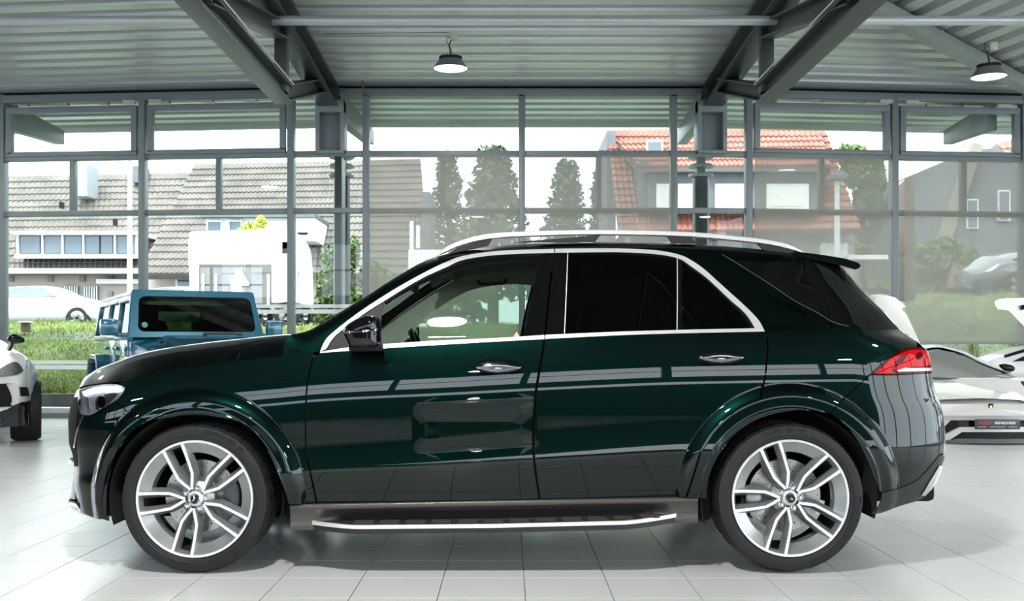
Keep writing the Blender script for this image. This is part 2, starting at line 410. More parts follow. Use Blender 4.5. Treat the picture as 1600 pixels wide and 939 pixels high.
# ribs parallel to y leaning 15 degrees: columns instead of rows
cols = []
for q in np.arange(3.1, 14.5, PER):
    for (a, dz) in prof[:-1]:
        c = q+a                                      # x coordinate at the hip end
        yh = 12.27+(c-4.38)/1.08
        zh = roof_z(yh-SR*max(0, c-XR))+.02+dz
        cols.append([(c, yh, zh), (c+.27*(yh-4), 4.0, zh)])
mb.grid(cols)
# flat deck over the rest of the hall behind the photographer's view
zc = roof_z(8.9)
ce = mb.build('ceiling', M['deck'], recalc=False); tag(ce, kind='structure')
mb = MB(); mb.grid([[(-17, 8.9, zc+.02), (12, 8.9, zc+.45)], [(-17, -8.6, zc+.35), (12, -8.6, zc+.45)]])
tag(mb.build('trim_8', mat('dark_hall_ceiling', (.05, .055, .055), .7), smooth=False, recalc=False), kind='structure')
mb = MB()
mb.grid([[(-17, 8.0, zc+.7), (14, 8.0, zc+.7)], [(-17, 18.2, zc+.5), (14, 18.2, zc+.5)]])
mb.grid([[(-17, -8.6, zc+.7), (14, -8.6, zc+.7)], [(-17, 8.2, zc+.7), (14, 8.2, zc+.7)]])
tag(mb.build('trim_4', M['void'], smooth=False, recalc=False), kind='structure')
# canopy fascia
mb = MB()
for (xa, xb) in ((-17, XL), (XL, XR), (XR, 11)):
    ya = SEN+SL*max(0, XL-xa)+SR*max(0, xa-XR); yb = SEN+SL*max(0, XL-xb)+SR*max(0, xb-XR); z = roof_z(SEN)
    mb.hexa([(xa, ya, z-.06), (xb, yb, z-.06), (xb, yb, z+.25), (xa, ya, z+.25)], [(xa, ya+.08, z-.06), (xb, yb+.08, z-.06), (xb, yb+.08, z+.25), (xa, ya+.08, z+.25)])
tag(mb.build('trim_5', mat('pale_fascia', (.75, .76, .70), .5), smooth=False), kind='structure')

def ibeam(mb, a, b, w, h, t=.014):
    a = Vector(a); b = Vector(b); d = (b-a).normalized(); r = d.cross(Vector((0, 0, 1))).normalized(); u = r.cross(d).normalized()
    mb.bar(a+u*(h/2), b+u*(h/2), w, t*1.6); mb.bar(a-u*(h/2), b-u*(h/2), w, t*1.6); mb.bar(a, b, t, h)
def truss(x, name_lab, side):
    yend = 15.55
    r = empty('roof_truss', (x, yend, roof_z(yend)-.25)); tag(r, name_lab, 'roof truss', 'steel roof trusses')
    L = r.location
    def add(mb_, n, mt=M['steel_dark'], bev=.004): mb_.v = [tuple(Vector(v)-L) for v in mb_.v]; return mb_.build(n, mt, r, bevel=bev)
    mb = MB(); ibeam(mb, (x, yend, roof_z(yend)-.19), (x, 3.0, roof_z(3.0)-.19), .30, .30); mb.box((x, yend-.01, roof_z(yend)-.19), (.30, .03, .33)); add(mb, 'top_chord')
    zb = 4.17; yb = 12.3
    mb = MB(); ibeam(mb, (x, yb+.1, zb), (x, 3.0, zb), .22, .20); add(mb, 'bottom_chord')
    mb = MB(); ibeam(mb, (x, yb, zb), (x, 14.75, roof_z(14.75)-.26), .20, .18); add(mb, 'end_diagonal')
    mb = MB(); ibeam(mb, (x, yb, zb+.05), (x, yb, roof_z(yb)-.34), .001, .001); mb = MB(); mb.box((x, yb, (zb+roof_z(yb)-.34)/2), (.15, .14, roof_z(yb)-.34-zb)); add(mb, 'post')
    mb = MB(); ibeam(mb, (x, yb-.1, roof_z(yb)-.38), (x, 9.1, zb+.1), .20, .18); add(mb, 'diagonal')
    mb = MB(); ibeam(mb, (x, 9.1, zb+.1), (x, 6.2, roof_z(6.2)-.38), .20, .18); add(mb, 'diagonal')
    for dx in (-.12, .12):
        mb = MB(); mb.tube([(x+dx, 12.4, zb+.13), (x+dx, 3, zb+.13)], .009, 6); add(mb, 'cable_conduit', mat('pale_conduit', (.6, .62, .6), .4), 0)
    return r
truss(-2.72, 'dark grey steel truss beam at the upper left, resting on the left column', -1)
truss(3.10, 'dark grey steel truss beam at the upper right, resting on the right column', 1)
# hip beam and tube purlin
mb = MB(); a = Vector((hipx(15.6), 15.55, roof_z(15.2)-.10)); b = Vector((hipx(9.5), 9.5, roof_z(9.5)-.10))
mb.bar((0, 0, 0), b-a, .20, .16); o = mb.build('hip_beam', mat('pale_green_grey_steel', (.26, .30, .27), .45), bevel=.004); o.location = a
tag(o, 'pale grey diagonal hip beam at the upper right under the deck', 'beam')
mb = MB(); c = Vector((3, 11.8, 4.90)); mb.tube([(-13, 0, -.02), (6.6, 0, -.02)], .055, 16); o = mb.build('tube_purlin', M['deck']); o.location = c
tag(o, 'horizontal grey steel tube crossing below the corrugated ceiling', 'pipe')
# columns in the window wall
for (x0, x1, lab) in ((497, 541, 'grey steel column head under the left truss beam in the window wall'), (1086, 1131, 'grey steel column head under the right truss beam in the window wall')):
    r = empty('steel_column', WPt((x0+x1)/2, 240)); tag(r, lab, 'column', 'steel wall columns'); L = r.location
    mb = MB(); wbar(mb, x0, 152, x0+6, 243, .24, -.1); wbar(mb, x1-6, 152, x1, 243, .24, -.1); wbar(mb, x0+5, 152, x1-5, 243, .02, -.02)
    mb.v = [tuple(Vector(v)-L) for v in mb.v]; mb.build('flanges', M['steel'], r, bevel=.004)
    mb = MB(); wbar(mb, x0, 162, x1, 180, .245, .02); mb.v = [tuple(Vector(v)-L) for v in mb.v]; mb.build('head_plate', M['steel'], r, bevel=.004)
    mb = MB(); wbar(mb, x0, 239, x1, 243, .245, .02); mb.v = [tuple(Vector(v)-L) for v in mb.v]; mb.build('foot_plate', M['steel'], r, bevel=.004)
mb = MB(); wbar(mb, 523, 245, 534, 640, .0, -.35); tag(mb.build('trim_6', M['steel']), kind='structure')
# outdoor round columns and canopy brackets
for px, lab in ((534, 'round dark outdoor column with pale ring flanges behind the left window'), (1095, 'round dark outdoor column with pale ring flanges behind the car roof')):
    d = 16.93; b = P(px, 537, d); r = empty('canopy_column', (b.x, d, .1)); tag(r, lab, 'column', 'round canopy columns')
    zt = P(0, 277, d).z-.1; R = .135
    MB().lathe([(0, 0), (R, 0), (R, zt), (0, zt)], 32).build('shaft', mat('dark_column_coat', (.035, .05, .055), .35), r)
    mb = MB(); mb.lathe([(0, zt), (.085, zt), (.085, zt+.62), (0, zt+.62)], 24); mb.build('neck', M['steel'], r)
    for i, yp in enumerate((277, 262, 248)):
        z = P(0, yp, d).z-.1; MB().lathe([(0, z), (.20, z), (.215, z+.02), (.20, z+.045), (0, z+.045)], 32).build('ring_flange', mat('pale_flange', (.42, .47, .44), .5), r)
for (xa, ya, lab) in ((-2.62, 15.9, 'grey canopy bracket outside above the left column'), (3.0, 15.9, 'grey canopy bracket outside above the right column'),
                      (-8.0, 16.4, 'grey canopy bracket outside at the far left window'), (7.75, 16.4, 'grey canopy bracket outside at the far right window')):
    dx = {-2.62: .9, 3.0: -.0, -8.0: 1.0, 7.75: -.6}[xa]
    r = MB(); z = roof_z(ya)
    a = Vector((xa, ya, z-.25)); b = Vector((xa+dx*.25, 17.7, roof_z(17.7)-.30))
    r.hexa([(-.08, 0, -.22), (.08, 0, -.22), (.08, 0, .20), (-.08, 0, .20)], [b-a+Vector((-.08, 0, -.08)), b-a+Vector((.08, 0, -.08)), b-a+Vector((.08, 0, .16)), b-a+Vector((-.08, 0, .16))])
    o = r.build('canopy_bracket', M['steel'], bevel=.004); o.location = a; tag(o, lab, 'bracket', 'canopy brackets')
# high bay lamps
M['lamp_white'] = mat('lamp_reflector', (.85, .86, .84), .4, emis=(1, 1, .97), est=1.1)
M['lamp_grey'] = mat('lamp_housing', (.17, .19, .19), .4, .3)
def lamp(px, py, rpx, top, lab, d, at=None):
    c = P(px, py, d) if at is None else Vector(at); R = rpx*d/F if at is None else .225
    r = empty('high_bay_lamp', c); tag(r, lab, 'lamp', 'high bay lamps')
    MB().lathe([(R, 0), (R*.98, .012), (R*.66, .115), (R*.64, .115), (R*.95, .012), (R, 0)], 40).build('shade', M['lamp_grey'], r)
    MB().lathe([(R*.95, .008), (R*.62, .085), (0, .09)], 40).build('diffuser', M['lamp_white'], r)
    mb = MB(); mb.lathe([(0, .11), (R*.62, .11), (R*.60, .15), (R*.3, .17), (0, .17)], 24)
    for k in range(20):
        t = k*math.pi/10; mb.box((math.cos(t)*R*.55, math.sin(t)*R*.55, .135), (R*.2, .006, .05), Matrix.Rotation(t, 3, 'Z'))
    mb.build('heat_sink', M['black_plastic'], r)
    zt = top
    mb = MB(); mb.tube([(0, 0, .17), (.01, 0, .17+(zt-.17)*.3), (-.02, 0, .17+(zt-.17)*.6), (.02, 0, zt)], .007, 6); mb.tube([(0, 0, .17), (-.02, 0, .3), (-.05, 0, .36), (-.05, 0, .42), (.02, 0, zt)], .005, 6); mb.build('cable', M['black_plastic'], r)
    MB().box((.05, 0, zt+.02), (.09, .08, .10)).build('ceiling_box', mat('pale_box', (.55, .54, .50), .5), r, bevel=.006)
    l = bpy.data.lights.new('lamp_light', 'AREA'); l.shape = 'DISK'; l.size = R*1.6; l.energy = 60 if at is None or abs(at[0]+.85) > .1 or at[1] < 0 or at[1] > 5 else 230; l.color = (1, .99, .95)  # the added unseen lamp before the car runs stronger to brighten the floor
    lo = bpy.data.objects.new('lamp_light', l); COL.objects.link(lo); lo.parent = r; lo.location = (0, 0, -.01)
lamp(704, 108, 27.5, .40, 'round grey high bay lamp hanging above the roof of the car, centre', 13.2)
lamp(1545, 121, 27, .36, 'round grey high bay lamp hanging at the upper right in front of the hip beam', 12.6)
for i_, (lx, ly) in enumerate([(x_, y_) for y_ in (8.6, 2.4, -5.0) for x_ in (-6.8, -.85, 5.6)]+[(-8.2, 13.2)]):  # unseen lamps, added to give the hall and floor more light
    lamp(0, 0, 0, .40 if ly > 9 else .62, 'unseen round grey high bay lamp added outside the frame for light, %s row, %s' % (('first', 'middle', 'rear', 'window-side')[min(i_//3, 3)], ('left', 'middle', 'right')[i_ % 3]), 0, (lx, ly, 4.72 if ly > 9 else 4.75))
mb = MB(); mb.tube([(-1.6, 0, .0), (0, 0, .02)], .006, 6); o = mb.build('lamp_cable', M['lamp_grey']); o.location = P(702, 53, 13.2); tag(o, 'thin grey cable running along the ceiling to the centre lamp', 'cable')
mb = MB(); mb.tube([(0, 0, 0), (.01, 0, .1), (-.01, 0, .17), (.005, 0, .27)], .012, 6); o = mb.build('hanging_cable', mat('brown_cable', (.16, .07, .05), .6)); o.location = WPt(571, 155, .26); tag(o, 'short brown cable bundle on the mullion left of the centre windows', 'cable')

# ---------------------------------------------------------------- rest of the hall (seen in reflections)
M['hall_wall'] = mat('hall_wall_paint', (.05, .055, .055), .7)
mb = MB(); mb.box((-3.2, -8.3, .95), (26, .2, 1.9)); mb.box((-3.2, -8.3, 2.65), (26, .2, .75)); mb.box((-3.2, -8.3, 5.6), (26, .2, 1.2)); tag(mb.build('wall_front', M['hall_wall'], smooth=False), kind='structure')
mb = MB()
for i in range(9): mb.box((-15+i*3, -8.3, 4.0), (.16, .16, 2.0))
mb.box((-3.2, -8.3, 4.0), (26, .1, .08)); tag(mb.build('trim_7', M['steel_dark'], smooth=False), kind='structure')
mb = MB(); 
for i in range(3): mb.box((-16.2, 10.0+i*3.3, 2.7), (.14, .12, 5.4))
mb.box((-16.2, 13, .15), (.16, 8, .3)); mb.box((-16.2, 13, 3.1), (.1, 8, .1)); mb.box((-16.2, 5, 5.6), (.2, 26, 1.0)); tag(mb.build('wall_left', M['steel'], smooth=False), kind='structure')
mb = MB(); mb.box((-16.2, .8, 2.7), (.2, 18, 5.4)); tag(mb.build('wall_left_solid', M['hall_wall'], smooth=False), kind='structure')
mb = MB()
for i in range(8): mb.box((9.8, -6.5+i*3.2, 2.7), (.14, .12, 5.4))
mb.box((9.8, 4, .15), (.16, 25, .3)); mb.box((9.8, 4, 3.1), (.1, 25, .1)); mb.box((9.8, 4, 5.6), (.2, 25, 1.0)); tag(mb.build('wall_right', M['steel'], smooth=False), kind='structure')
# ---------------------------------------------------------------- the dark green SUV
YC = 6.125
suv = empty('suv', (0, YC, 0))
tag(suv, 'large dark green metallic SUV in the middle with chrome window trim and alloy wheels', 'car')
def Q(px, py, d): return ((px-CX)*d/F, H+(CY-py)*d/F)
def qz(tr, d): return [Q(a, b, d if not callable(d) else d(a, b)) for a, b in tr]
# silhouettes
top_tr = [(440, 523.5), (459, 522), (480, 517), (510, 499.5), (541, 480), (571, 461), (601, 440), (632, 421.6), (652, 410), (674, 401), (700, 394.5), (740, 387), (790, 381), (850, 378), (930, 377), (1000, 378), (1100, 381.5), (1180, 387), (1240, 393), (1290, 400), (1336, 409), (1360, 415)]
_t = qz(top_tr, lambda a, b: 5.36 if a < 600 else (5.36+(a-600)/100*.12 if a < 700 else 5.48))
ztop = Pchip([p[0] for p in _t], [p[1] for p in _t])
nose_tr = [(136, 590), (120.8, 607), (118, 614), (115, 625), (112, 640), (110.8, 655), (112, 676), (112.5, 690), (117, 704), (120, 719), (121.5, 735), (121, 750), (124, 770), (126, 785), (130, 800), (136, 806)]
_t = sorted([(Q(a, b, 5.42)[1], Q(a, b, 5.42)[0]-.012) for a, b in nose_tr]); xn = Pchip([p[0] for p in _t], [p[1] for p in _t])
tail_tr = [(1322, 402), (1336, 421), (1350, 443), (1365, 463), (1385, 486), (1399, 505), (1409, 516), (1424, 527), (1439, 540), (1447.5, 554), (1450, 580), (1452, 597), (1457, 616), (1463, 629), (1468, 648), (1470, 673), (1470, 699), (1469, 712), (1466, 724), (1458, 750), (1442, 772), (1428, 784)]
_t = sorted([(Q(a, b, 5.46)[1], Q(a, b, 5.46)[0]+.010) for a, b in tail_tr]); xr = Pchip([p[0] for p in _t], [p[1] for p in _t])
belt_tr = [(100, 609), (121, 606), (140, 602), (165, 598), (202, 590), (240, 580), (290, 574), (362, 564), (440, 556), (495, 549), (590, 541.5), (700, 535.5), (850, 526), (1040, 518), (1195, 515), (1300, 513), (1400, 512), (1480, 511)]
_t = qz(belt_tr, 5.22); zb = Pchip([p[0] for p in _t], [p[1] for p in _t])
cr_tr = [(100, 760), (300, 752), (487, 737), (660, 729), (840, 719), (1075, 706), (1250, 702), (1470, 700)]
_t = qz(cr_tr, 5.18); zc_ = Pchip([p[0] for p in _t], [p[1] for p in _t])
hwref = Pchip([-2.6, -2.0, -1.6, -1.0, -.4, .3, 1.0, 1.5, 2.0, 2.6], [.955, .955, .955, .950, .962, .966, .962, .962, .955, .94])
# tilt tables integrated
_q = np.linspace(0, 2, 401)
_al = np.radians(np.interp(_q, [0, .90, .99, 1.02, 1.09, 1.17, 1.28, 1.42, 1.52, 1.60, 1.66, 1.73, 1.86, 2.0], [-16, -11, -10, 6.5, 5.0, 2.0, .3, .3, 1.8, 4.5, 6.5, 10, 15, 21]))
_I = np.concatenate([[0], np.cumsum((np.tan(_al[1:])+np.tan(_al[:-1]))/2*np.diff(_q))]); _I -= np.interp(1.0, _q, _I)
WF = (-1.577, .376); WR = (1.420, .380)
FRO, FRI = .552, .425
RRO, RRI = .572, .432
def ell(u): u = np.clip(u, 0, 1); return 1-np.sqrt(np.maximum(1-u*u, 1e-4))
def sm(t): t = np.clip(t, 0, 1); return t*t*(3-2*t)
def W(x, z, green=True):
    x = np.asarray(x, float); z = np.asarray(z, float)
    b = zb(x); c = zc_(x); zz = np.minimum(z, b)
    q = np.where(zz > c, 1+(zz-c)/(b-c), 1-(c-zz)/(c-.34)); sc = np.where(zz > c, b-c, c-.34)
    fade = np.where(zz > c, 1., 1-.75*sm((-1.0-x)/.3)-.5*sm((x-1.2)/.4)*(x > 1.2))
    h = hwref(x)-np.interp(q, _q, _I)*sc*fade
    # above the belt: tumblehome
    t = np.maximum(z-b, 0)
    h = h-t*(.40+.10*t/.4)*1.0-.006*sm(t/.02)
    # side windows narrow towards the back
    h = h-.10*sm((x-1.0)/1.3)*sm(t/.25)
    # rounded edges
    L = .40-.10*sm((z-.9)/.3); A = .27
    u = 1-(x-xn(z))/L; h = h-A*ell(u)
    Lr = .50-.20*sm((z-1.2)/.3); Ar = .28-.10*sm((z-1.2)/.3)
    u = 1-(xr(z)-x)/Lr; h = h-Ar*ell(u)
    k = sm((x+1.16)/.12)                              # roof-edge rounding begins at the cowl
    u = 1-(ztop(x)-z)/.085; h = h-.05*ell(u)*k
    # wheel-arch flares
    for (wx, wz), ro, ri, amp in ((WF, FRO, FRI, .040), (WR, RRO, RRI, .036)):
        rr = np.sqrt((x-wx)**2+(z-wz)**2); g = np.clip((ro-rr)/.065, 0, 1)
        f = 1-sm((wz-.05-z)/.25)*.35
        h = h+amp*f*np.sin(g*np.pi/2)-.010*sm((ri+.035-rr)/.012)*0
        h = h+.006*np.exp(-((rr-ri-.018)/.007)**2)
    return h
def Wn(x, z):
    e = .0025; wx = (W(x+e, z)-W(x-e, z))/(2*e); wz = (W(x, z+e)-W(x, z-e))/(2*e)
    n = np.stack([-wx, -np.ones_like(wx), -wz], -1)   # local y = -W, outward is -y
    n[..., 0] = -wx; n[..., 2] = -wz
    n[..., 1] = -1
    return n/np.linalg.norm(n, axis=-1, keepdims=True)
def unproj(pts, off=0.):
    p = np.array(pts, float); d = np.full(len(p), 5.25)
    for _ in range(60):
        x = (p[:, 0]-CX)*d/F; z = H+(CY-p[:, 1])*d/F
        x = np.clip(x, xn(z)+.001, xr(z)-.001)
        d = .6*d+.4*(YC-W(x, z)-off)
    x = (p[:, 0]-CX)*d/F; z = H+(CY-p[:, 1])*d/F
    x = np.clip(x, xn(z)+.0015, xr(z)-.0015); z = np.where(x > -1.12, np.minimum(z, ztop(x)-.0015), z)
    return np.stack([x, z], -1)
def resample(p, step=.014):
    out = []; n = len(p)
    for i in range(n):
        a, b = p[i], p[(i+1) % n]; k = max(1, int(np.ceil(np.linalg.norm(b-a)/step)))
        for j in range(k): out.append(a+(b-a)*j/k)
    return np.array(out)
def area(p): return .5*np.sum(p[:, 0]*np.roll(p[:, 1], -1)-np.roll(p[:, 0], -1)*p[:, 1])
def inset(p, g):
    if g == 0: return p
    a = np.roll(p, 1, 0); b = np.roll(p, -1, 0); e1 = p-a; e2 = b-p
    n1 = np.stack([-e1[:, 1], e1[:, 0]], -1); n2 = np.stack([-e2[:, 1], e2[:, 0]], -1)
    n1 /= np.maximum(np.linalg.norm(n1, axis=1, keepdims=True), 1e-9); n2 /= np.maximum(np.linalg.norm(n2, axis=1, keepdims=True), 1e-9)
    n = n1+n2; n /= np.maximum(np.linalg.norm(n, axis=1, keepdims=True), 1e-6)
    c = np.maximum(np.sum(n*n1, 1, keepdims=True), .4)
    return p+n*g/c
def inside(p, q):
    x, y = q[:, 0], q[:, 1]; c = np.zeros(len(q), bool); n = len(p)
    for i in range(n):
        x1, y1 = p[i]; x2, y2 = p[(i+1) % n]
        if y1 == y2: continue
        m = ((y1 > y) != (y2 > y)) & (x < (x2-x1)*(y-y1)/(y2-y1)+x1); c ^= m
    return c
def bdist(p, q):
    a = p; b = np.roll(p, -1, 0); D = np.full(len(q), 1e9)
    for i in range(len(a)):
        ab = b[i]-a[i]; l = max(ab@ab, 1e-12); t = np.clip(((q-a[i])@ab)/l, 0, 1)
        D = np.minimum(D, np.linalg.norm(q-(a[i]+t[:, None]*ab), axis=1))
    return D
def _rings():
    o = []
    for (wx, wz), ro, ri in ((WF, FRO, FRI), (WR, RRO, RRI)):
        for r in (ro+.012, ro+.0015, ro-.003, ro-.013, ro-.024, ro-.036, ro-.05, ro-.066, ri+.040, ri+.031, ri+.025, ri+.018, ri+.011, ri+.005):
            t = np.arange(math.radians(-40), math.radians(220), .011/r); o.append(np.stack([wx+r*np.cos(t), wz+r*np.sin(t)], -1))
    xs = np.arange(-1.15, 1.1, .015)
    for dz in (-.016, -.006, .004, .018, .035): o.append(np.stack([xs, zc_(xs)+dz], -1))
    return np.concatenate(o)
FEAT = None
def tri(p, step, feat=None):
    mn = p.min(0); mx = p.max(0)
    gx, gy = np.meshgrid(np.arange(mn[0]+step/2, mx[0], step), np.arange(mn[1]+step/2, mx[1], step*.87)); gx = gx+(np.arange(gx.shape[0]) % 2)[:, None]*step/2
    q = np.stack([gx.ravel(), gy.ravel()], -1)
    if len(q):
        q = q[inside(p, q)]
        if len(q): q = q[bdist(p, q) > step*.45]
    if feat is not None and len(feat):
        f = feat[(feat[:, 0] > mn[0]) & (feat[:, 0] < mx[0]) & (feat[:, 1] > mn[1]) & (feat[:, 1] < mx[1])]
        if len(f):
            f = f[inside(p, f)]
            if len(f): f = f[bdist(p, f) > .003]
        if len(f) and len(q):
            D = np.array([np.min(np.sum((f-a)**2, 1)) for a in q]); q = q[D > .009**2]
        if len(f): q = np.concatenate([q, f]) if len(q) else f
    vs = [Vector(v) for v in p]+[Vector(v) for v in q]; n = len(p)
    o = delaunay_2d_cdt(vs, [], [list(range(n))], 1, 1e-6)
    return np.array([(v.x, v.y) for v in o[0]]), [tuple(f) for f in o[2]]
def segs(*parts):
    out = []
    for s in parts:
        if isinstance(s, tuple): out.append(np.array(s, float))
        else: out += catmull(s, 5)
    r = [out[0]]
    for v in out[1:]:
        if np.linalg.norm(v-r[-1]) > .2: r.append(v)
    if np.linalg.norm(r[0]-r[-1]) < .2: r.pop()
    return r
def panel(name, poly, mt, parent=None, off=0., gap=.0011, thick=.012, step=.018, world=False, mirror=True):
    p = np.array(poly, float) if world else unproj(poly, off)
    if area(p) < 0: p = p[::-1]
    p = resample(p, .012 if step < .03 else .03); p = inset(p, gap)
    global FEAT
    if FEAT is None: FEAT = _rings()
    v2, fs = tri(p, step, FEAT if mt is M['paint'] else None)
    x, z = v2[:, 0], v2[:, 1]; w = W(x, z)+off; nn = Wn(x, z)
    V = [(x[i], -w[i], z[i]) for i in range(len(x))]; nv = len(V)
    # boundary edges get a return edge inwards
    cnt = {}
    for f in fs:
        for i in range(len(f)): e = (f[i], f[(i+1) % len(f)]); cnt[e] = 1
    be = [e for e in cnt if (e[1], e[0]) not in cnt]
    idx = {}
    V2 = list(V)
    def dup(i, dy):
        k = (i, dy)
        if k not in idx: idx[k] = len(V2); V2.append((V[i][0], V[i][1]+dy, V[i][2]))
        return idx[k]
    F2 = list(fs)
    for a, b in be: F2.append((b, a, dup(a, thick), dup(b, thick)))
    me = bpy.data.meshes.new(name); me.from_pydata(V2, [], F2); me.materials.append(mt)
    me.polygons.foreach_set('use_smooth', [True]*len(me.polygons)); me.update()
    ln = np.zeros((len(me.loops), 3)); vi = np.zeros(len(me.loops), int); me.loops.foreach_get('vertex_index', vi)
    li = 0
    for pi, pl in enumerate(me.polygons):
        for l in pl.loop_indices: ln[l] = nn[vi[l]] if pi < len(fs) else tuple(pl.normal)
    me.normals_split_custom_set(ln.tolist())
    o = bpy.data.objects.new(name, me); COL.objects.link(o); o.parent = parent or suv
    if mirror and parent is None: MIRROR.append(o)
    return o
MIRROR = []
def cross(name, edge, crown, mt, n=14, start=None, parent=None, thick=0, a0=None):
    # edge: list of (x,z) on the silhouette; crown: function i -> (dx,dz) offset at the car's centre
    rows = []
    for i, (x, z) in enumerate(edge):
        hw = float(W(x, z)) if start is None else start[i]; dx, dz = crown(i/(len(edge)-1)); row = []
        for k in range(2*n+1):
            t = 1-abs(k-n)/n; s = 1 if k >= n else -1
            e = math.sin(t*math.pi/2)
            row.append((x+dx*e, s*hw*(1-t)*1.0, z+dz*e))
        rows.append(row)
    mb = MB(); mb.grid(rows); return mb.build(name, mt, parent or suv, recalc=False, angle=60)

R_ = lambda *a: list(a)
# --- painted panels (outlines as traced, in the photograph's frame)
belt_bot_f = [(500, 551.5), (545, 548), (590, 545), (680, 539), (765, 534), (849, 529.8)]
front_door = segs(belt_bot_f, [(847, 545), (840, 585), (834.5, 625), (832, 705), (842, 781)], [(842, 781.5), (700, 784), (497, 786.5)], [(496, 786), (480, 704), (479, 645), (480.5, 605), (486, 573), (491, 558)])
fd = panel('front_door', front_door, M['paint'])
arch_seam = [(1187, 622), (1175, 626), (1150, 641), (1117, 682), (1095, 705)]
rear_door = segs([(853, 529.6), (900, 527), (1040, 521.5), (1195, 517.8)], [(1196.5, 519), (1198.5, 545), (1197, 563), (1194.5, 588), (1187, 621.5)], arch_seam, [(1092, 711), (1083, 742), (1071, 776.5)], [(1071, 776.8), (950, 779), (845, 781.3)], [(845, 781), (835.5, 705), (838, 625), (843.5, 585), (850, 546)])
rd = panel('rear_door', rear_door, M['paint'])
shut = [(194, 594.5), (215, 587), (240, 580.5), (290, 574.5), (362, 564.5), (440, 556.5), (489, 551)]
arch_f = [(228, 659), (250, 654.5), (290, 650), (330, 650.5), (376, 660), (403, 681), (421, 710), (435, 742), (446, 770), (451, 787)]
front_fender = segs([(489, 551.5), (484.5, 572), (478.6, 605), (477, 645), (478, 704), (494, 786.5)], (451.5, 788), arch_f[::-1], [(228, 658.5), (211, 649), (196, 641)], [(196, 640.5), (181, 625.5)], [(183, 624), (191, 615), (195, 608), (193, 604), (184, 600.5)], [(184, 600), (188, 597), (194, 594.8)], shut)
panel('front_fender', front_fender, M['paint'])
lamp_bot = [(121.6, 609), (122, 628), (124.5, 643), (129, 648.5), (140, 649.5), (149, 645.5), (160, 638.5), (181, 625.5)]
nose = [(108, 806), (108, 785), (108, 770), (108, 750), (108, 728), (105, 704), (102, 690), (102, 676), (100, 655), (102, 640), (105, 625), (108, 614)]
front_bumper = segs(lamp_bot, [(181, 626), (196, 641.5), (211, 650), (228, 660)], [(228, 660), (213, 669), (201, 680), (189, 697), (182, 707), (172, 740), (167, 769), (166, 808)], [(166, 809), (155, 811.5), (134, 804), (120, 797)], nose)
fb = panel('front_bumper', front_bumper, M['paint'])
chrome_out = [(500, 549), (510, 529), (531, 510.5), (561, 487.5), (591, 467.5), (622, 448.5), (652, 431.5), (682, 416), (700, 408), (722.6, 400), (765, 393.3), (808, 390.5), (866, 388.8), (930, 388), (975, 388.3), (1025, 391), (1060.5, 397.6), (1080.5, 406.7), (1101, 421), (1121, 439), (1141, 457), (1161.5, 475.5), (1178, 491.7), (1188, 504), (1195, 518)]
arch_r = [(1104, 779), (1107, 749), (1119, 718), (1142, 686), (1170, 663), (1205, 648), (1251, 641), (1297, 646)]
body = segs([(489, 551), (440, 557)], [(440, 557), (444, 540), (450, 526)], [(459, 521), (480, 507), (510, 489.5), (541, 470), (571, 451), (601, 430), (632, 412), (652, 401), (674, 391), (700, 385), (740, 376), (850, 368), (930, 367), (1000, 368), (1100, 372), (1180, 377), (1240, 383), (1290, 390), (1330, 399)],
            [(1332, 400), (1350, 421), (1365, 443), (1385, 463), (1405, 486), (1420, 505), (1430, 514), (1445, 527)],
            (1433, 541.5), [(1417, 544), (1394, 555), (1375, 571), (1360, 585.5)], [(1359, 586), (1325, 616), (1302, 640), (1297, 646)], arch_r[::-1], (1074, 777), [(1073.5, 776.5), (1085, 742), (1094, 712)], arch_seam[::-1], [(1189, 622), (1196.5, 588), (1199, 563), (1200.5, 545), (1198, 519)], chrome_out[::-1])
bs = panel('body_side', body, M['paint'], step=.02)
arch_rr = [(1297, 646), (1320, 663), (1340, 689), (1357, 723), (1367, 750), (1377, 769)]
rear_bumper = segs([(1360, 586), (1404, 586), (1455, 583)], [(1465, 583), (1468, 597), (1475, 629), (1485, 673), (1485, 699), (1478, 706)], [(1468, 709.5), (1445, 737.5), (1428, 752.5), (1405, 762), (1377.5, 769.5)], arch_rr[::-1], [(1297.5, 646.5), (1302, 641), (1325, 617), (1359, 587)])
rbp = panel('rear_bumper', rear_bumper, M['paint'])
panel('rear_valance', segs([(1378, 770.5), (1405, 763), (1428, 753.5), (1446, 738), (1469, 710)], [(1480, 712), (1480, 735), (1470, 750), (1452, 772), (1430, 784)], [(1417, 787.5), (1400, 793), (1378, 801.5), (1362, 803.5)], [(1373, 790), (1377.5, 780)]), M['lower_plastic'], off=.004)
panel('exhaust_trim', segs([(1480, 728), (1480, 742), (1465, 757)], (1446, 774.5), (1440, 774), [(1452, 754), (1468, 727)]), M['bright'], off=.012, gap=0)
panel('grille_side', segs([(108, 620), (102, 640), (100, 655), (102, 676), (102, 690), (105, 704), (108, 728)], [(122, 728), (119.5, 704), (118.5, 685), (119, 665), (121, 645), (123.5, 630), (122.5, 620)]), M['void'], off=.002, gap=0, thick=.02)
# far-off details on bumpers
panel('air_curtain', segs([(172, 700), (163, 716), (154, 745), (149.5, 770), (149, 788)], (158, 791), [(160, 770), (164, 745), (171, 718), (178, 703)]), M['black_plastic'], off=.003, gap=0, thick=.006)
for (px, py) in ((145, 760), (1422, 738)):
    panel('parking_sensor', [(px+3*math.cos(t), py+3*math.sin(t)) for t in np.linspace(0, 2*math.pi, 12, endpoint=False)], M['black_gloss'], off=.002, gap=0, thick=.004, step=.01)
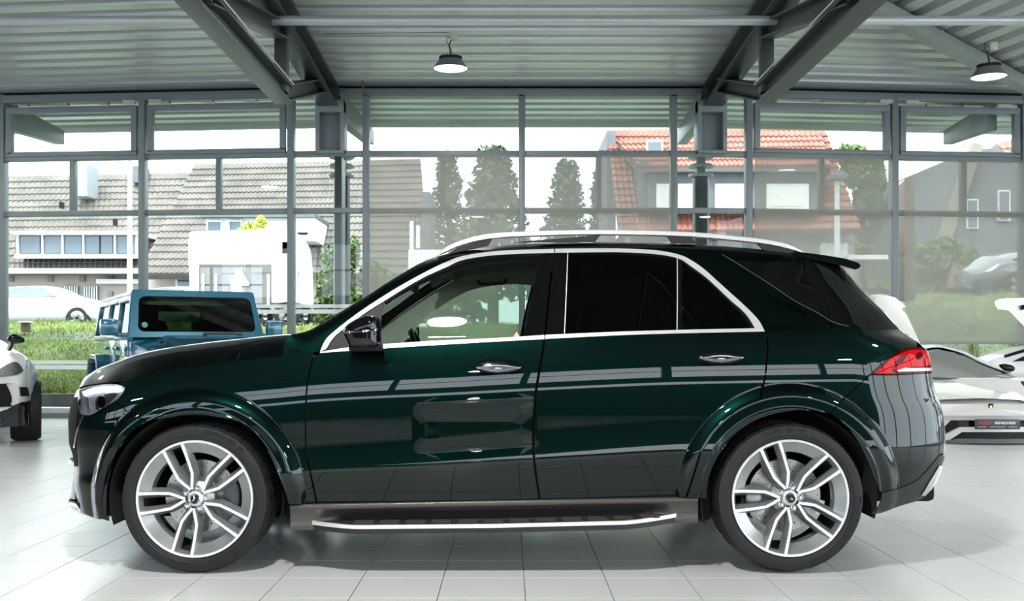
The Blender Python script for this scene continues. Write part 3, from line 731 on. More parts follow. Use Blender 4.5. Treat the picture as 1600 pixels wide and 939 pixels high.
# --- glass and trims
belt_top_f = [(592, 537.5), (680, 532.3), (765, 528.3), (850.5, 523.2)]
inner_f = [(599, 471.5), (632, 451), (662, 434), (700, 416.5), (722.6, 407), (765, 400), (808, 397.2), (846, 396)]
panel('front_side_window', segs(inner_f, [(846, 396.3), (840, 420), (828, 470), (817, 524.5)], [(817, 525), (765, 528), (680, 532), (592, 537.5)], [(592, 537), (595, 505), (599, 472)]), M['glass_clear'], off=-.010, gap=0, thick=.004, step=.03)
panel('window_corner_trim', segs([(510, 545.5), (520.5, 528.5), (535, 515.5), (567, 491.5), (599, 471.5)], [(599, 472), (595, 505), (590.5, 538)], (509.5, 546.5)), M['black_plastic'], off=-.002, gap=0)
# dark surround just inside the chrome (upper window run)
run = catmull([(599, 471.5), (632, 451), (662, 434), (700, 416.5), (722.6, 407), (765, 400), (808, 397.2), (846, 396)], 4)
runi = catmull([(603, 476), (632, 458), (662, 442.5), (700, 427), (725, 419), (765, 411.5), (808, 408), (838, 407.5)], 4)
panel('window_run_seal', list(run)+list(runi)[::-1], M['black_gloss'], off=-.006, gap=0, step=.02)
panel('front_pillar_cover', segs([(846, 396), (865.5, 394.8)], [(865.5, 395), (857, 460), (850.5, 523)], (817.5, 524.8), [(817.5, 524.5), (828, 470), (840, 420), (846, 396.5)]), M['black_gloss'], off=.001)
panel('rear_pillar_cover', segs([(867.5, 394.8), (887, 395)], [(887, 395.5), (884, 460), (881.5, 521.3)], (852.5, 523), [(852.5, 522.5), (859, 460), (867.5, 395)]), M['black_gloss'], off=.001)
panel('rear_side_window', segs([(887.5, 395.2), (975, 394.3), (1025, 397), (1040, 399.3), (1058.5, 403.5)], (1058.5, 516), [(1058.5, 516), (960, 518.5), (882, 521.3)], [(882, 521), (884.5, 460), (887.5, 395.4)]), M['glass_dark'], off=-.005, gap=0, thick=.004, step=.03)
panel('window_divider', [(1058.5, 403.3), (1065.5, 406), (1065.5, 515.9), (1058.5, 516)], M['black_gloss'], off=0, gap=0)
panel('divider_strip', [(1057.6, 403), (1058.8, 403.5), (1058.8, 516), (1057.6, 516)], M['chrome'], off=.002, gap=0)
panel('divider_strip', [(886.7, 395), (887.8, 395), (882.6, 521), (881.5, 521)], M['chrome'], off=.003, gap=0)
inner_r = [(1066, 406), (1080.5, 417), (1101, 432), (1121, 450), (1141, 469), (1161.5, 487), (1171.6, 499.5), (1179, 512.5)]
panel('rear_quarter_window', segs(inner_r, (1179, 513), (1066, 516)), M['glass_dark'], off=-.005, gap=0, thick=.004, step=.03)
panel('quarter_window_seal', list(catmull(inner_r, 4))+list(catmull([(1066, 409), (1080, 420.5), (1100, 436), (1118, 452.5), (1136, 470), (1155, 488.5), (1165.5, 501), (1171.5, 512.7)], 4))[::-1], M['black_gloss'], off=-.002, gap=0)
# chrome surround
def strip(name, a, b, off=.007): return panel(name, list(catmull(a, 4))+list(catmull(b, 4))[::-1], M['chrome'], off=off, gap=0, thick=.012, step=.012)
co = chrome_out; ci = [(509, 546), (520.5, 528), (535, 515), (567, 491), (599, 470.5), (632, 450), (662, 433), (682, 424), (700, 416), (722.6, 406.3), (765, 399.3), (808, 396.7), (866, 394.8)]
strip('window_chrome_front', co[:12]+[(865.8, 388.8)], ci[:-1]+[(865.8, 394.8)])
strip('window_chrome_rear', [(867.4, 388.7), (930, 388), (975, 388.3), (1025, 391), (1060.5, 397.6), (1080.5, 406.7), (1101, 421), (1121, 439), (1141, 457), (1161.5, 475.5), (1178, 491.7), (1188, 504), (1195, 518)],
      [(867.4, 394.8), (930, 394), (975, 394.2), (1025, 397), (1060.5, 403.8), (1080.5, 416.5), (1101, 431.5), (1121, 449.5), (1141, 468.5), (1161.5, 486.5), (1171.6, 499), (1176, 506), (1180, 513)])
strip('belt_chrome_front', [(500, 549.5), (545, 542.5), (592, 537.8), (680, 532), (765, 528.3), (850.5, 523.2)], [(500, 551.6), (545, 548), (590, 545), (680, 539), (765, 534), (849.8, 529.6)])
strip('belt_chrome_rear', [(852.5, 522.8), (900, 520.8), (960, 518.2), (1040, 515.8), (1110, 514.2), (1180, 512.7)], [(852, 529.2), (900, 527), (960, 524), (1040, 521.2), (1110, 519.6), (1195, 517.8)])
# black glass at the back
panel('rear_quarter_glass', segs([(1143, 406.5), (1228, 410.5), (1292, 415)], [(1293, 415.3), (1306, 426), (1341, 456), (1375, 487.5), (1401, 512.5)], (1402, 513.5), [(1402, 513.5), (1375, 513), (1345, 511.5), (1326, 509), (1301, 502), (1277, 487.5), (1240, 468), (1203, 443), (1154, 412)]), M['black_gloss'], off=.002, gap=0, thick=.006)
panel('tailgate_window_edge', segs([(1296, 415.2), (1336, 419)], [(1345, 421), (1360, 443), (1380, 463), (1400, 486), (1415, 505), (1420, 512)], [(1404, 513.5), (1377, 487.3), (1343, 456), (1308, 426)]), M['black_gloss'], off=.003, gap=0, thick=.006)
panel('quarter_glass_trim', list(catmull([(1128, 396.5), (1140, 403.5), (1154, 412), (1203, 443), (1240, 468), (1277, 487.5), (1301, 502), (1326, 509)], 4))+list(catmull([(1128, 397.7), (1140, 405), (1154, 413.6), (1203, 444.6), (1240, 469.6), (1277, 489.2), (1301, 503.6), (1326, 510.4)], 4))[::-1], M['grey_plastic'], off=.004, gap=0, step=.01)
# --- lamps
hl = segs([(121.5, 608.5), (140, 603), (165, 599.8), (183, 600.5), (194, 604.5), (195, 608), (191, 615), (182, 625), (160, 638), (149, 645), (140, 649), (129, 648), (124.5, 642), (122.3, 628)])
panel('headlight', hl, mat('headlight_reflector', (.72, .74, .78), .22, .6, .15, 60), off=-.012, gap=.001)
HL = MIRROR[-1]
panel('daytime_light', segs([(128, 612), (145, 606), (168, 603), (184, 604.5), (193, 608)], (190, 612), [(183, 613), (165, 612.5), (145, 615), (131, 619)]), mat('daytime_lamp_white', (.85, .86, .95), .3, emis=(.9, .92, 1), est=1.0), parent=HL, off=-.008, gap=0, step=.01)
panel('lamp_projector', [(158+7*math.cos(t), 628+9.5*math.sin(t)) for t in np.linspace(0, 2*math.pi, 24, endpoint=False)], M['black_gloss'], parent=HL, off=-.007, gap=0, step=.01)
panel('lamp_projector_ring', segs([(150, 640), (149, 628), (152, 620)], (155, 619), [(152, 628), (154, 641)]), M['black_plastic'], parent=HL, off=-.006, gap=0, step=.01)
panel('inner_lamp', segs([(131, 619), (133, 632), (137, 645)], (141, 645), [(139, 632), (138, 619)]), M['bright'], parent=HL, off=-.008, gap=0, step=.01)
panel('lamp_lower_trim', segs([(163, 616), (178, 614), (184, 616)], (176, 624), [(170, 630), (163, 634)]), M['grey_plastic'], parent=HL, off=-.008, gap=0, step=.01)
panel('lamp_lens', hl, M['lens'], parent=HL, off=.002, gap=.001, thick=.01)
tl = segs([(1360, 585), (1375, 571), (1394, 555), (1417, 544), (1433, 541.5)], [(1446, 543), (1455, 555), (1458, 568), (1458, 582)], [(1450, 583.5), (1404, 585.5)], )
panel('taillight', tl, M['red_dark'], off=.006, gap=.001, thick=.02)
TL = MIRROR[-1]
panel('tail_lamp_band', segs([(1388, 564), (1400, 556), (1418, 548), (1434, 546)], [(1446, 548), (1453, 558), (1455, 570)], [(1445, 572), (1425, 573)], [(1404, 578), (1396, 576)], [(1410, 566), (1418, 553)], (1408, 555), [(1400, 564), (1392, 572), (1376, 577)]), M['red_lens'], parent=TL, off=.009, gap=0, step=.01, thick=.004)
panel('indicator_strip', segs((1401, 579), (1415, 574.5), (1420, 575), (1457, 574), (1457, 579), (1404, 580.5)), mat('clear_red_white_strip', (.72, .62, .62), .2, coat=1), parent=TL, off=.012, gap=0, step=.01, thick=.004)
panel('tail_lamp_bulb', [(1437+5*math.cos(t), 556+6*math.sin(t)) for t in np.linspace(0, 2*math.pi, 16, endpoint=False)], M['red_dark'], parent=TL, off=.012, gap=0, step=.01, thick=.004)
panel('taillight_lower_band', segs((1366, 583), (1384, 571), (1400, 568), (1394, 579), (1398, 583)), M['red_lens'], parent=TL, off=.008, gap=0, step=.01, thick=.004)

# --- cross-car surfaces
def edge_top(x0, x1, n): return [(x, float(ztop(x))-.0015) for x in np.linspace(x0, x1, n)]
def edge_z(fn, z0, z1, n, s): return [(float(fn(z))+s*.0015, z) for z in np.linspace(z0, z1, n)]
A0 = -1.125
ws = edge_top(A0, -.44, 26)
cross('windscreen', ws, lambda t: (-.085+.06*t, -.02+.045*t), M['glass_clear'])
cross('roof_panel', edge_top(-.44, 1.80, 50), lambda t: (-.025*(1-t)**3, .025+.035*math.sin(min(1, t*2)*1.57)-.02*t), M['black_gloss'])
cross('tailgate_window', edge_z(xr, 1.255, 1.545, 12, -1), lambda t: (.09, 0.0), M['black_gloss'])
cross('tailgate', edge_z(xr, .78, 1.255, 16, -1), lambda t: (.09, 0), M['paint'])
cross('rear_bumper_face', edge_z(xr, .40, .78, 12, -1), lambda t: (.10, 0), M['paint'])
cross('front_grille', edge_z(xn, .60, .93, 14, 1), lambda t: (-.07, 0), M['black_gloss'])
cross('lower_grille', edge_z(xn, .36, .60, 10, 1), lambda t: (-.06, 0), M['black_plastic'])
for zz in (.66, .72, .78, .84, .90):
    x = float(xn(zz)); mb = MB(); mb.tube([(x-.02-.055*math.cos(y/.62*1.5), y, zz) for y in np.linspace(-.55, .55, 13)], .008, 6); mb.build('grille_bar', M['chrome'], suv)
panel('grille_edge_chrome', segs([(128.5, 649), (122, 664), (117, 682), (114.5, 700)], [(116, 700), (119, 683), (124.5, 664), (131, 650)]), M['bright'], off=.003, gap=0, step=.01)
# hood: from the shut line over to the centre line
hs = unproj(catmull([(108, 608), (121, 605.5), (140, 601), (165, 597.5), (182, 597)]+shut+[(462, 540)], 4)); hs = hs[:-5]
hc = Pchip(*zip(*[((a-CX)*d/F, H+(CY-b)*d/F) for a, b, d in ((150, 604, 6.12), (150.5, 590, 6.1), (165, 577.5, 6.05), (180, 570, 6.05), (195, 565, 6.05), (210, 560, 6.05), (246, 549.5, 6.1), (295, 540, 6.1), (343, 533.5, 6.1), (401, 527.5, 6.1), (440, 523.5, 6.1), (470, 521.5, 6.1))]))
rows = []; n = 20
xs0, xs1 = hs[0][0], hs[-1][0]
for i, (x, z) in enumerate(hs):
    t = (x-xs0)/(xs1-xs0); xc = -2.44+(t**.85)*(-1.10+2.44)
    if t < .12: xc = -2.455+ (t/.12)*.07
    xc = -2.455+1.345*t
    zc2 = float(hc(xc)); hw = float(W(x, z)); wz = float((W(x, z+.004)-W(x, z-.004))/.008); al = math.atan(-wz) if t > .1 else .3
    al = min(max(al, .15), 1.1); k0 = .16; row = []
    for k in range(n+1):
        s = (k/n)**1.35; q = min(s/.30, 1); g = .90*(1-(1-q)**2.3)+.10*math.sin(s*math.pi/2)
        row.append(np.array([x+(xc-x)*s, hw*(1-s), z+(zc2-z)*g]))
    rows.append([(p[0], -p[1], p[2]) for p in row]+[(p[0], p[1], p[2]) for p in row[-2::-1]]); continue
    P0 = np.array([x, hw, z]); P1 = np.array([xc, 0, zc2]); T0 = np.array([0, -math.sin(al)*k0*1.6, math.cos(al)*k0*1.6*max(0.3, min(1, (zc2-z)/.08))]); T1 = np.array([xc-x, -hw, 0])*1.1
    for k in range(n+1):
        s = (k/n)**1.25; h00 = 2*s**3-3*s**2+1; h10 = s**3-2*s**2+s; h01 = -2*s**3+3*s**2; h11 = s**3-s**2
        row.append(P0*h00+T0*h10+P1*h01+T1*h11)
    rows.append([(p[0], -p[1], p[2]) for p in row]+[(p[0], p[1], p[2]) for p in row[-2::-1]])
mb = MB(); mb.grid(rows); mb.build('hood', M['paint'], suv, recalc=False, angle=70)
# cowl / wiper tray
mb = MB(); mb.box((-1.13, 0, 1.06), (.25, 1.5, .06)); mb.build('cowl', M['black_plastic'], suv, bevel=.01)
# spoiler
sp = [Q(a, b, 5.50) for a, b in ((1240, 392.5), (1290, 399), (1320, 404), (1340, 410.5), (1344.5, 414.5), (1342, 419), (1336, 421.5), (1310, 414), (1280, 408), (1240, 402))]
rows = []
for y in np.linspace(-1, 1, 21):
    hw = .63; e = 1-abs(y)**4; rows.append([(x+.045*(1-abs(y)**2.2)*(1 if x > 1.6 else .2), y*hw, z+.035*(1-y*y)) for x, z in sp])
mb = MB(); mb.grid(rows, closed=True); n0 = len(sp); mb.add(rows[0], [tuple(range(n0))]); mb.add(rows[-1], [tuple(range(n0-1, -1, -1))]); mb.build('roof_spoiler', M['black_gloss'], suv, angle=40)
# front splitter blade following the nose
sp = [Q(a, b, 5.45) for a, b in ((124, 727), (119, 729), (110, 735), (107, 743), (104, 757), (102, 772), (101.5, 780), (108, 781), (118, 779), (121, 772), (116, 762), (114, 748), (119, 738), (126, 733))]
def sweep_nose(name, prof, mt, hw=.72, crown=.10, n=16, ext=.08):
    rows = []
    for t in np.linspace(-1, 1, 2*n+1):
        e = math.sqrt(max(0, 1-abs(t)**3)); back = (1-e)*ext
        rows.append([(x-crown*(1-t*t)*.6+back, t*hw, z) for x, z in prof])
    mb = MB(); mb.grid(rows, closed=True); k = len(prof); mb.add(rows[0], [tuple(range(k))]); mb.add(rows[-1], [tuple(range(k-1, -1, -1))]); return mb.build(name, mt, suv, angle=40)
sweep_nose('front_splitter_upright', sp, M['black_gloss'], .74)
sp = [Q(a, b, 5.45) for a, b in ((100.8, 779), (100.5, 783), (106, 790.5), (118, 797), (134, 803), (150, 808), (150, 800), (132, 797), (116, 790), (106, 783))]
sweep_nose('front_splitter', sp, M['black_gloss'], .80, ext=.12)
sp = [Q(a, b, 5.45) for a, b in ((100, 781), (99.6, 784), (105, 792), (119, 799), (134, 805), (134, 803), (119, 797), (106, 790.3), (101, 783))]
sweep_nose('splitter_chrome', sp, M['bright'], .805, ext=.12)
mb = MB(); c = Q(114, 722, 5.46); mb.tube([(c[0]-.045, -.60, c[1]-.006), (c[0]-.055, -.55, c[1]), (c[0]-.055, .55, c[1]), (c[0]-.045, .60, c[1]-.006)], .012, 8); mb.build('lower_grille_chrome', M['bright'], suv)
# door mirror
def inflate(name, poly, h, mt, org, parent=None, rr=.03, both=True, step=.008, pw=.5, back=None, mirror=True):
    # poly: outline in (x,z) metres at y plane org; bulges outwards (-y) by h
    p = np.array(poly, float)
    if area(p) < 0: p = p[::-1]
    p = resample(p, step); v2, fs = tri(p, step); D = bdist(p, v2); t = np.clip(D/rr, 0, 1); e = np.sqrt(np.maximum(1-(1-t)**2, 0))
    nv = len(v2); V = [(v2[i, 0], org-h*e[i], v2[i, 1]) for i in range(nv)]+[(v2[i, 0], org+(back if back is not None else h)*e[i], v2[i, 1]) for i in range(nv)]
    cnt = {}
    for f in fs:
        for i in range(len(f)): cnt[(f[i], f[(i+1) % len(f)])] = 1
    be = [e_ for e_ in cnt if (e_[1], e_[0]) not in cnt]
    Fs = list(fs)+[tuple(i+nv for i in f[::-1]) for f in fs]+[(b, a, a+nv, b+nv) for a, b in be]
    mb = MB(); mb.add(V, Fs); o = mb.build(name, mt, parent or suv, angle=60)
    if parent is None and mirror: MIRROR.append(o)
    return o
MD = 4.99
mpoly = [Q(a, b, MD) for a, b in catmull([(533.5, 521), (535, 512), (547, 501.5), (565, 494), (581, 492), (589, 497), (592, 508), (592, 525), (591, 542), (575, 545), (561, 545.5), (545, 544.5), (539, 533)], 4, True)]
mir = inflate('door_mirror', mpoly, .07, M['black_gloss'], MD-YC+.05, rr=.055, step=.007)
ip = [Q(a, b, MD-.03) for a, b in ((535, 519), (548, 516.5), (570, 515), (590, 513), (590, 516.5), (570, 519), (548, 520.5), (536, 521.5))]
inflate('mirror_indicator', ip, .012, M['bright'], MD-YC-.020, parent=mir, rr=.02, step=.008)
ip = [Q(a, b, MD) for a, b in ((589, 496), (593.5, 501), (594, 541), (589.5, 543), (591, 525), (591, 508))]
inflate('mirror_rim', ip, .06, M['black_plastic'], MD-YC+.06, parent=mir, rr=.02, step=.008)
ft = MB(); a = Q(556, 546, 5.05); ft.hexa([(a[0]-.06, -.92, a[1]-.01), (a[0]+.12, -.92, a[1]-.01), (a[0]+.12, -.92, a[1]+.03), (a[0]-.06, -.92, a[1]+.03)][::-1], [(a[0]-.02, -1.12, a[1]+.005), (a[0]+.08, -1.12, a[1]+.005), (a[0]+.08, -1.12, a[1]+.035), (a[0]-.02, -1.12, a[1]+.035)][::-1])
o = ft.build('mirror_foot', M['black_plastic'], suv, bevel=.01); MIRROR.append(o)
# door handles
def handle(cx, cy, parent, door):
    pts = unproj([(cx, cy)])[0]; hw = float(W(*pts)); x, z = pts
    cup = panel('handle_cup', [(cx+38*math.cos(t), cy+(15*math.sin(t) if math.sin(t) < 0 else 13.5*math.sin(t))) for t in np.linspace(0, 2*math.pi, 40, endpoint=False)], M['black_gloss'], parent=door, off=.0015, gap=0, thick=.004, step=.012)
    el = [(x+.119*math.cos(t), z+.006+.031*math.sin(t)*(1-.25*math.cos(t)**2)) for t in np.linspace(0, 2*math.pi, 40, endpoint=False)]
    h = inflate('handle', el, .018, M['chrome_dark'], -hw-.022, parent=door, rr=.022, step=.007)
    el = [(x+.109*math.cos(t), z+.002+.0055*math.sin(t)) for t in np.linspace(0, 2*math.pi, 30, endpoint=False)]
    inflate('handle_chrome', el, .006, M['bright'], -hw-.037, parent=door, rr=.008, step=.006)
M['chrome_dark'] = mat('dark_chrome', (.22, .24, .25), .08, 1., .05, 20)
handle(779, 575.5, None, fd); handle(1125, 560.5, None, rd)
# warning label, small
# sill cover and running board
sk_x = np.linspace(*[unproj([(451.5, 800)])[0][0], unproj([(1091, 795)])[0][0]], 60)
sk0, sk1 = sk_x[0], sk_x[-1]
def sill_top(x): return float(np.interp(x, [sk0, sk1], [H-(789.5-CY)*5.2/F, H-(777.5-CY)*5.2/F]))
rows = []
bx0, bx1 = Q(488, 820, 5.2)[0], Q(1056, 810, 5.2)[0]
for x in sk_x:
    zt = sill_top(x); b = float(sm((x-bx0)/.42)*sm((bx1-x)/.42)); b2 = float(sm((x-bx0+.02)/.20)*sm((bx1+.02-x)/.20)); z0 = zt-.125
    rows.append([(x, -.90, zt+.004), (x, -.928, zt+.004), (x, -.934, zt-.002), (x, -.934, zt-.020), (x, -.930+.0*b2, zt-.026), (x, -.928+.05*b2, zt-.050), (x, -.926+.065*b2, zt-.075), (x, -.926+.045*b2, zt-.092), (x, -.93-.01*b, zt-.098), (x, -.925, zt-.128), (x, -.85, zt-.132)])
mb = MB(); mb.grid(rows, flip=True); ends = [rows[0], rows[-1]]
for e, fl_ in ((rows[0], 1), (rows[-1], 0)):
    c = [(p[0], -.80, p[2]) for p in e]; mb.grid([e, c], flip=bool(fl_))
o = mb.build('sill_cover', M['sill'] if 'sill' in M else M['grey_plastic'], suv, recalc=True, angle=50); MIRROR.append(o)
rows = []; chr_ = []
for x in np.linspace(bx0, bx1, 70):
    t = (x-bx0)/(bx1-bx0); e = min(1, max(0, (1-abs(2*t-1))*3.2)); e = math.sin(e*math.pi/2); out = .926+.105*e; zt = H-(np.interp(t, [0, .12, .5, .85, 1], [819, 820.5, 818.5, 813.5, 807.5])-CY)*5.11/F
    rows.append([(x, -.85, zt+.002), (x, -out+.006, zt), (x, -out, zt-.006), (x, -out+.004, zt-.043), (x, -.85, zt-.050)])
    chr_.append([(x, -out+.004, zt+.003), (x, -out-.006, zt+.002), (x, -out-.010, zt-.006), (x, -out-.008, zt-.016), (x, -out+.004, zt-.017)])
mb = MB(); mb.grid(rows, flip=True); rb_ = mb.build('running_board', M['lower_plastic'], suv); MIRROR.append(rb_)
mb = MB(); mb.grid(chr_, flip=True, closed=True); mb.add(chr_[0], [(0, 1, 2, 3, 4)]); mb.add(chr_[-1], [(4, 3, 2, 1, 0)]); mb.build('board_chrome_edge', M['chrome'], rb_, angle=50)
M['pad'] = mat('brown_black_rubber_pad', (.035, .028, .024), .7)
for k in range(12):
    x0 = bx0+.22+k*.113*1.16; zt = rows[int(len(rows)*((x0+.05)-bx0)/(bx1-bx0))][1][2]
    mb = MB()
    for j in range(5): mb.box((x0+.045, -.905-.022*j, zt+.003), (.098, .013, .006))
    mb.build('tread_pad', M['pad'], rb_, bevel=.001)
# roof rails
def rail():
    tr = catmull([(682, 400), (692, 393), (715, 382), (750, 372.5), (790, 367.5), (850, 365), (920, 363.5), (1000, 364.2), (1080, 367), (1150, 373), (1200, 379), (1235, 387), (1257, 395.5)], 4)
    rows = []; d = 5.52; N = len(tr)
    for i, (a, b) in enumerate(tr):
        x, z = Q(a, b, d); e = min(1, min(i, N-1-i)/5); w = .016*e+.002; h = .0135*e+.002
        rows.append([(x, -.605-w, z-h*.6), (x, -.605-w*.8, z+h*.7), (x, -.605, z+h), (x, -.605+w, z+h*.5), (x, -.605+w, z-h*.8), (x, -.605, z-h)])
    mb = MB(); mb.grid(rows, closed=True); mb.add(rows[0], [tuple(range(6))]); mb.add(rows[-1], [tuple(range(5, -1, -1))])
    r = mb.build('roof_rail', M['chrome'], suv, angle=40); MIRROR.append(r)
    for leg in ([(696, 400), (715, 387), (750, 376.5), (769, 373.5), (763, 384), (740, 388.5), (700, 398)], [(938, 367.5), (905, 370), (860, 374), (800, 379), (930, 378)], [(1042, 369), (1080, 371), (1088, 380), (1050, 380)], [(1183, 381), (1200, 383), (1228, 389), (1246, 394.5), (1235, 396.5), (1193, 391)]):
        pts = [Q(a, b, d) for a, b in leg]; mb = MB(); mb.prism([(p[0], -.615, p[1]) for p in pts], (0, .022, 0)); mb.build('rail_foot', M['black_plastic'], r, smooth=False)
rail()
# antenna fin omitted from view; inner body, wheel liners, underbody
def polyin(name, pts, mt, off): return panel(name, pts, mt, off=off, gap=0, thick=.004, step=.06)
polyin('inner_body', segs((491, 556), (849, 532), (1196, 521), (1196, 560), (1187, 615), (1140, 640), (1100, 690), (1070, 775), (1086, 815), (460, 826), (496, 785), (478, 700), (478, 600)), M['void'], -.035)
for (wx, wz), ri in ((WF, FRI+.012), (WR, RRI+.012)):
    mb = MB(); a0 = math.radians(-14); a1 = math.radians(198); mb.lathe([(ri, -.955), (ri, -.58), (ri*.2, -.56)], 48, (wx, 0, wz), 'y', a0=a0, a1=a1)
    o = mb.build('wheel_liner', M['liner'], suv, recalc=False); MIRROR.append(o)
MB().box((-.05, 0, .36), (2.2, 1.72, .24)).build('underbody', M['void'], suv, bevel=.03)
MB().box((-2.02, 0, .36), (.50, 1.30, .26)).build('front_underbody', M['void'], suv, bevel=.03)
MB().box((1.98, 0, .42), (.62, 1.30, .22)).build('rear_underbody', M['void'], suv, bevel=.03)
MB().box((-.05, 0, .55), (4.1, 1.10, .30)).build('floor_pan', M['void'], suv, bevel=.03)
# --- cabin
rows = []
for x in np.linspace(-.50, 1.6, 24):
    z = float(ztop(x))-.055; rows.append([(x, y, z+.05*(1-(y/.6)**2)) for y in np.linspace(-.60, .60, 11)])
mb = MB(); mb.grid(rows); mb.build('headliner', M['interior'], suv, recalc=False)
# inner pillar trim strip along the upper door frame, inside
it = [(a, b+1) for a, b in [(500, 549), (531, 512), (561, 489), (591, 469), (622, 450), (652, 433), (682, 418), (722, 402), (765, 396), (850, 392)]]
it2 = [(852, 424), (808, 421), (765, 424), (722, 432), (690, 446), (660, 463), (632, 483), (608, 505), (590, 525), (560, 548)]
panel('inner_pillar_trim', list(catmull(it, 3))+list(catmull(it2, 3)), M['interior'], off=-.035, gap=0, step=.04)
TRIM = MIRROR.pop()      # only the far side shows it
TRIM.scale = (1, -1, 1)
panel('inner_door_trim', segs((505, 552), (600, 541), (840, 528), (834, 620), (500, 640)), M['interior_dark'], off=-.06, gap=0, step=.06)
mb = MB(); prof = [(-1.20, 1.06), (-.86, 1.10), (-.70, 1.06), (-.64, .98), (-.66, .80), (-.8, .55), (-1.2, .55)]
mb.prism([(x, -.72, z) for x, z in prof], (0, 1.44, 0)); mb.build('dashboard', M['interior_dark'], suv, bevel=.03)
cs = Vector((-.47, -.38, 1.06)); Rw = Matrix.Rotation(math.radians(-24), 3, 'Y')
mb = MB(); mb.tube([cs+Rw @ Vector((0, .185*math.cos(t), .185*math.sin(t))) for t in np.linspace(0, 2*math.pi, 40, endpoint=False)], .017, 10, closed=True)
stw = mb.build('steering_wheel', M['black_gloss'], suv)
mb = MB(); mb.box(cs+Rw @ Vector((-.03, 0, 0)), (.05, .14, .12), Rw); 
for sy in (-1, 1): mb.bar(cs+Rw @ Vector((-.02, sy*.05, -.01)), cs+Rw @ Vector((0, sy*.18, .0)), .03, .03)
mb.bar(cs+Rw @ Vector((-.02, 0, -.03)), cs+Rw @ Vector((0, 0, -.18)), .03, .03); mb.build('wheel_hub', M['interior_dark'], stw, bevel=.01)
def seat(x, y):
    mb = MB(); mb.box((x, y, .62), (.52, .50, .16)); s_ = mb.build('seat', M['interior_dark'], suv, bevel=.05)
    mb = MB(); mb.box((x+.30, y, .92), (.14, .48, .62), Matrix.Rotation(math.radians(18), 3, 'Y')); mb.build('seat_back', M['interior_dark'], s_, bevel=.05)
    mb = MB(); mb.box((x+.42, y, 1.30), (.09, .26, .18), Matrix.Rotation(math.radians(14), 3, 'Y')); mb.build('headrest', M['interior_dark'], s_, bevel=.035)
for x in (.02, .98):
    for y in (-.38, .38): seat(x, y)
mb = MB(); mb.box((-.56, 0, 1.50), (.03, .24, .07)); mb.bar((-.56, 0, 1.53), (-.60, 0, 1.60), .02, .02); mb.build('rear_view_mirror', M['interior_dark'], suv, bevel=.01)
for y in (-.36, .36): mb = MB(); mb.box((-.40, y, 1.585), (.16, .42, .02), Matrix.Rotation(.15, 3, 'Y')); mb.build('sun_visor', M['interior'], suv, bevel=.006)
mb = MB(); mb.tube([(-.20, .62, 1.565), (-.18, .58, 1.545), (-.03, .58, 1.555), (-.01, .62, 1.58)], .010, 8); mb.build('grab_handle', M['interior_dark'], suv)
tri_ = unproj([(802, 526), (812, 526), (807, 518)]); mb = MB(); mb.prism([(p[0], -float(W(*p))+.002, p[1]) for p in tri_], (0, .002, 0)); mb.build('warning_sticker', mat('red_white_sticker', (.55, .35, .30), .5), suv, smooth=False)

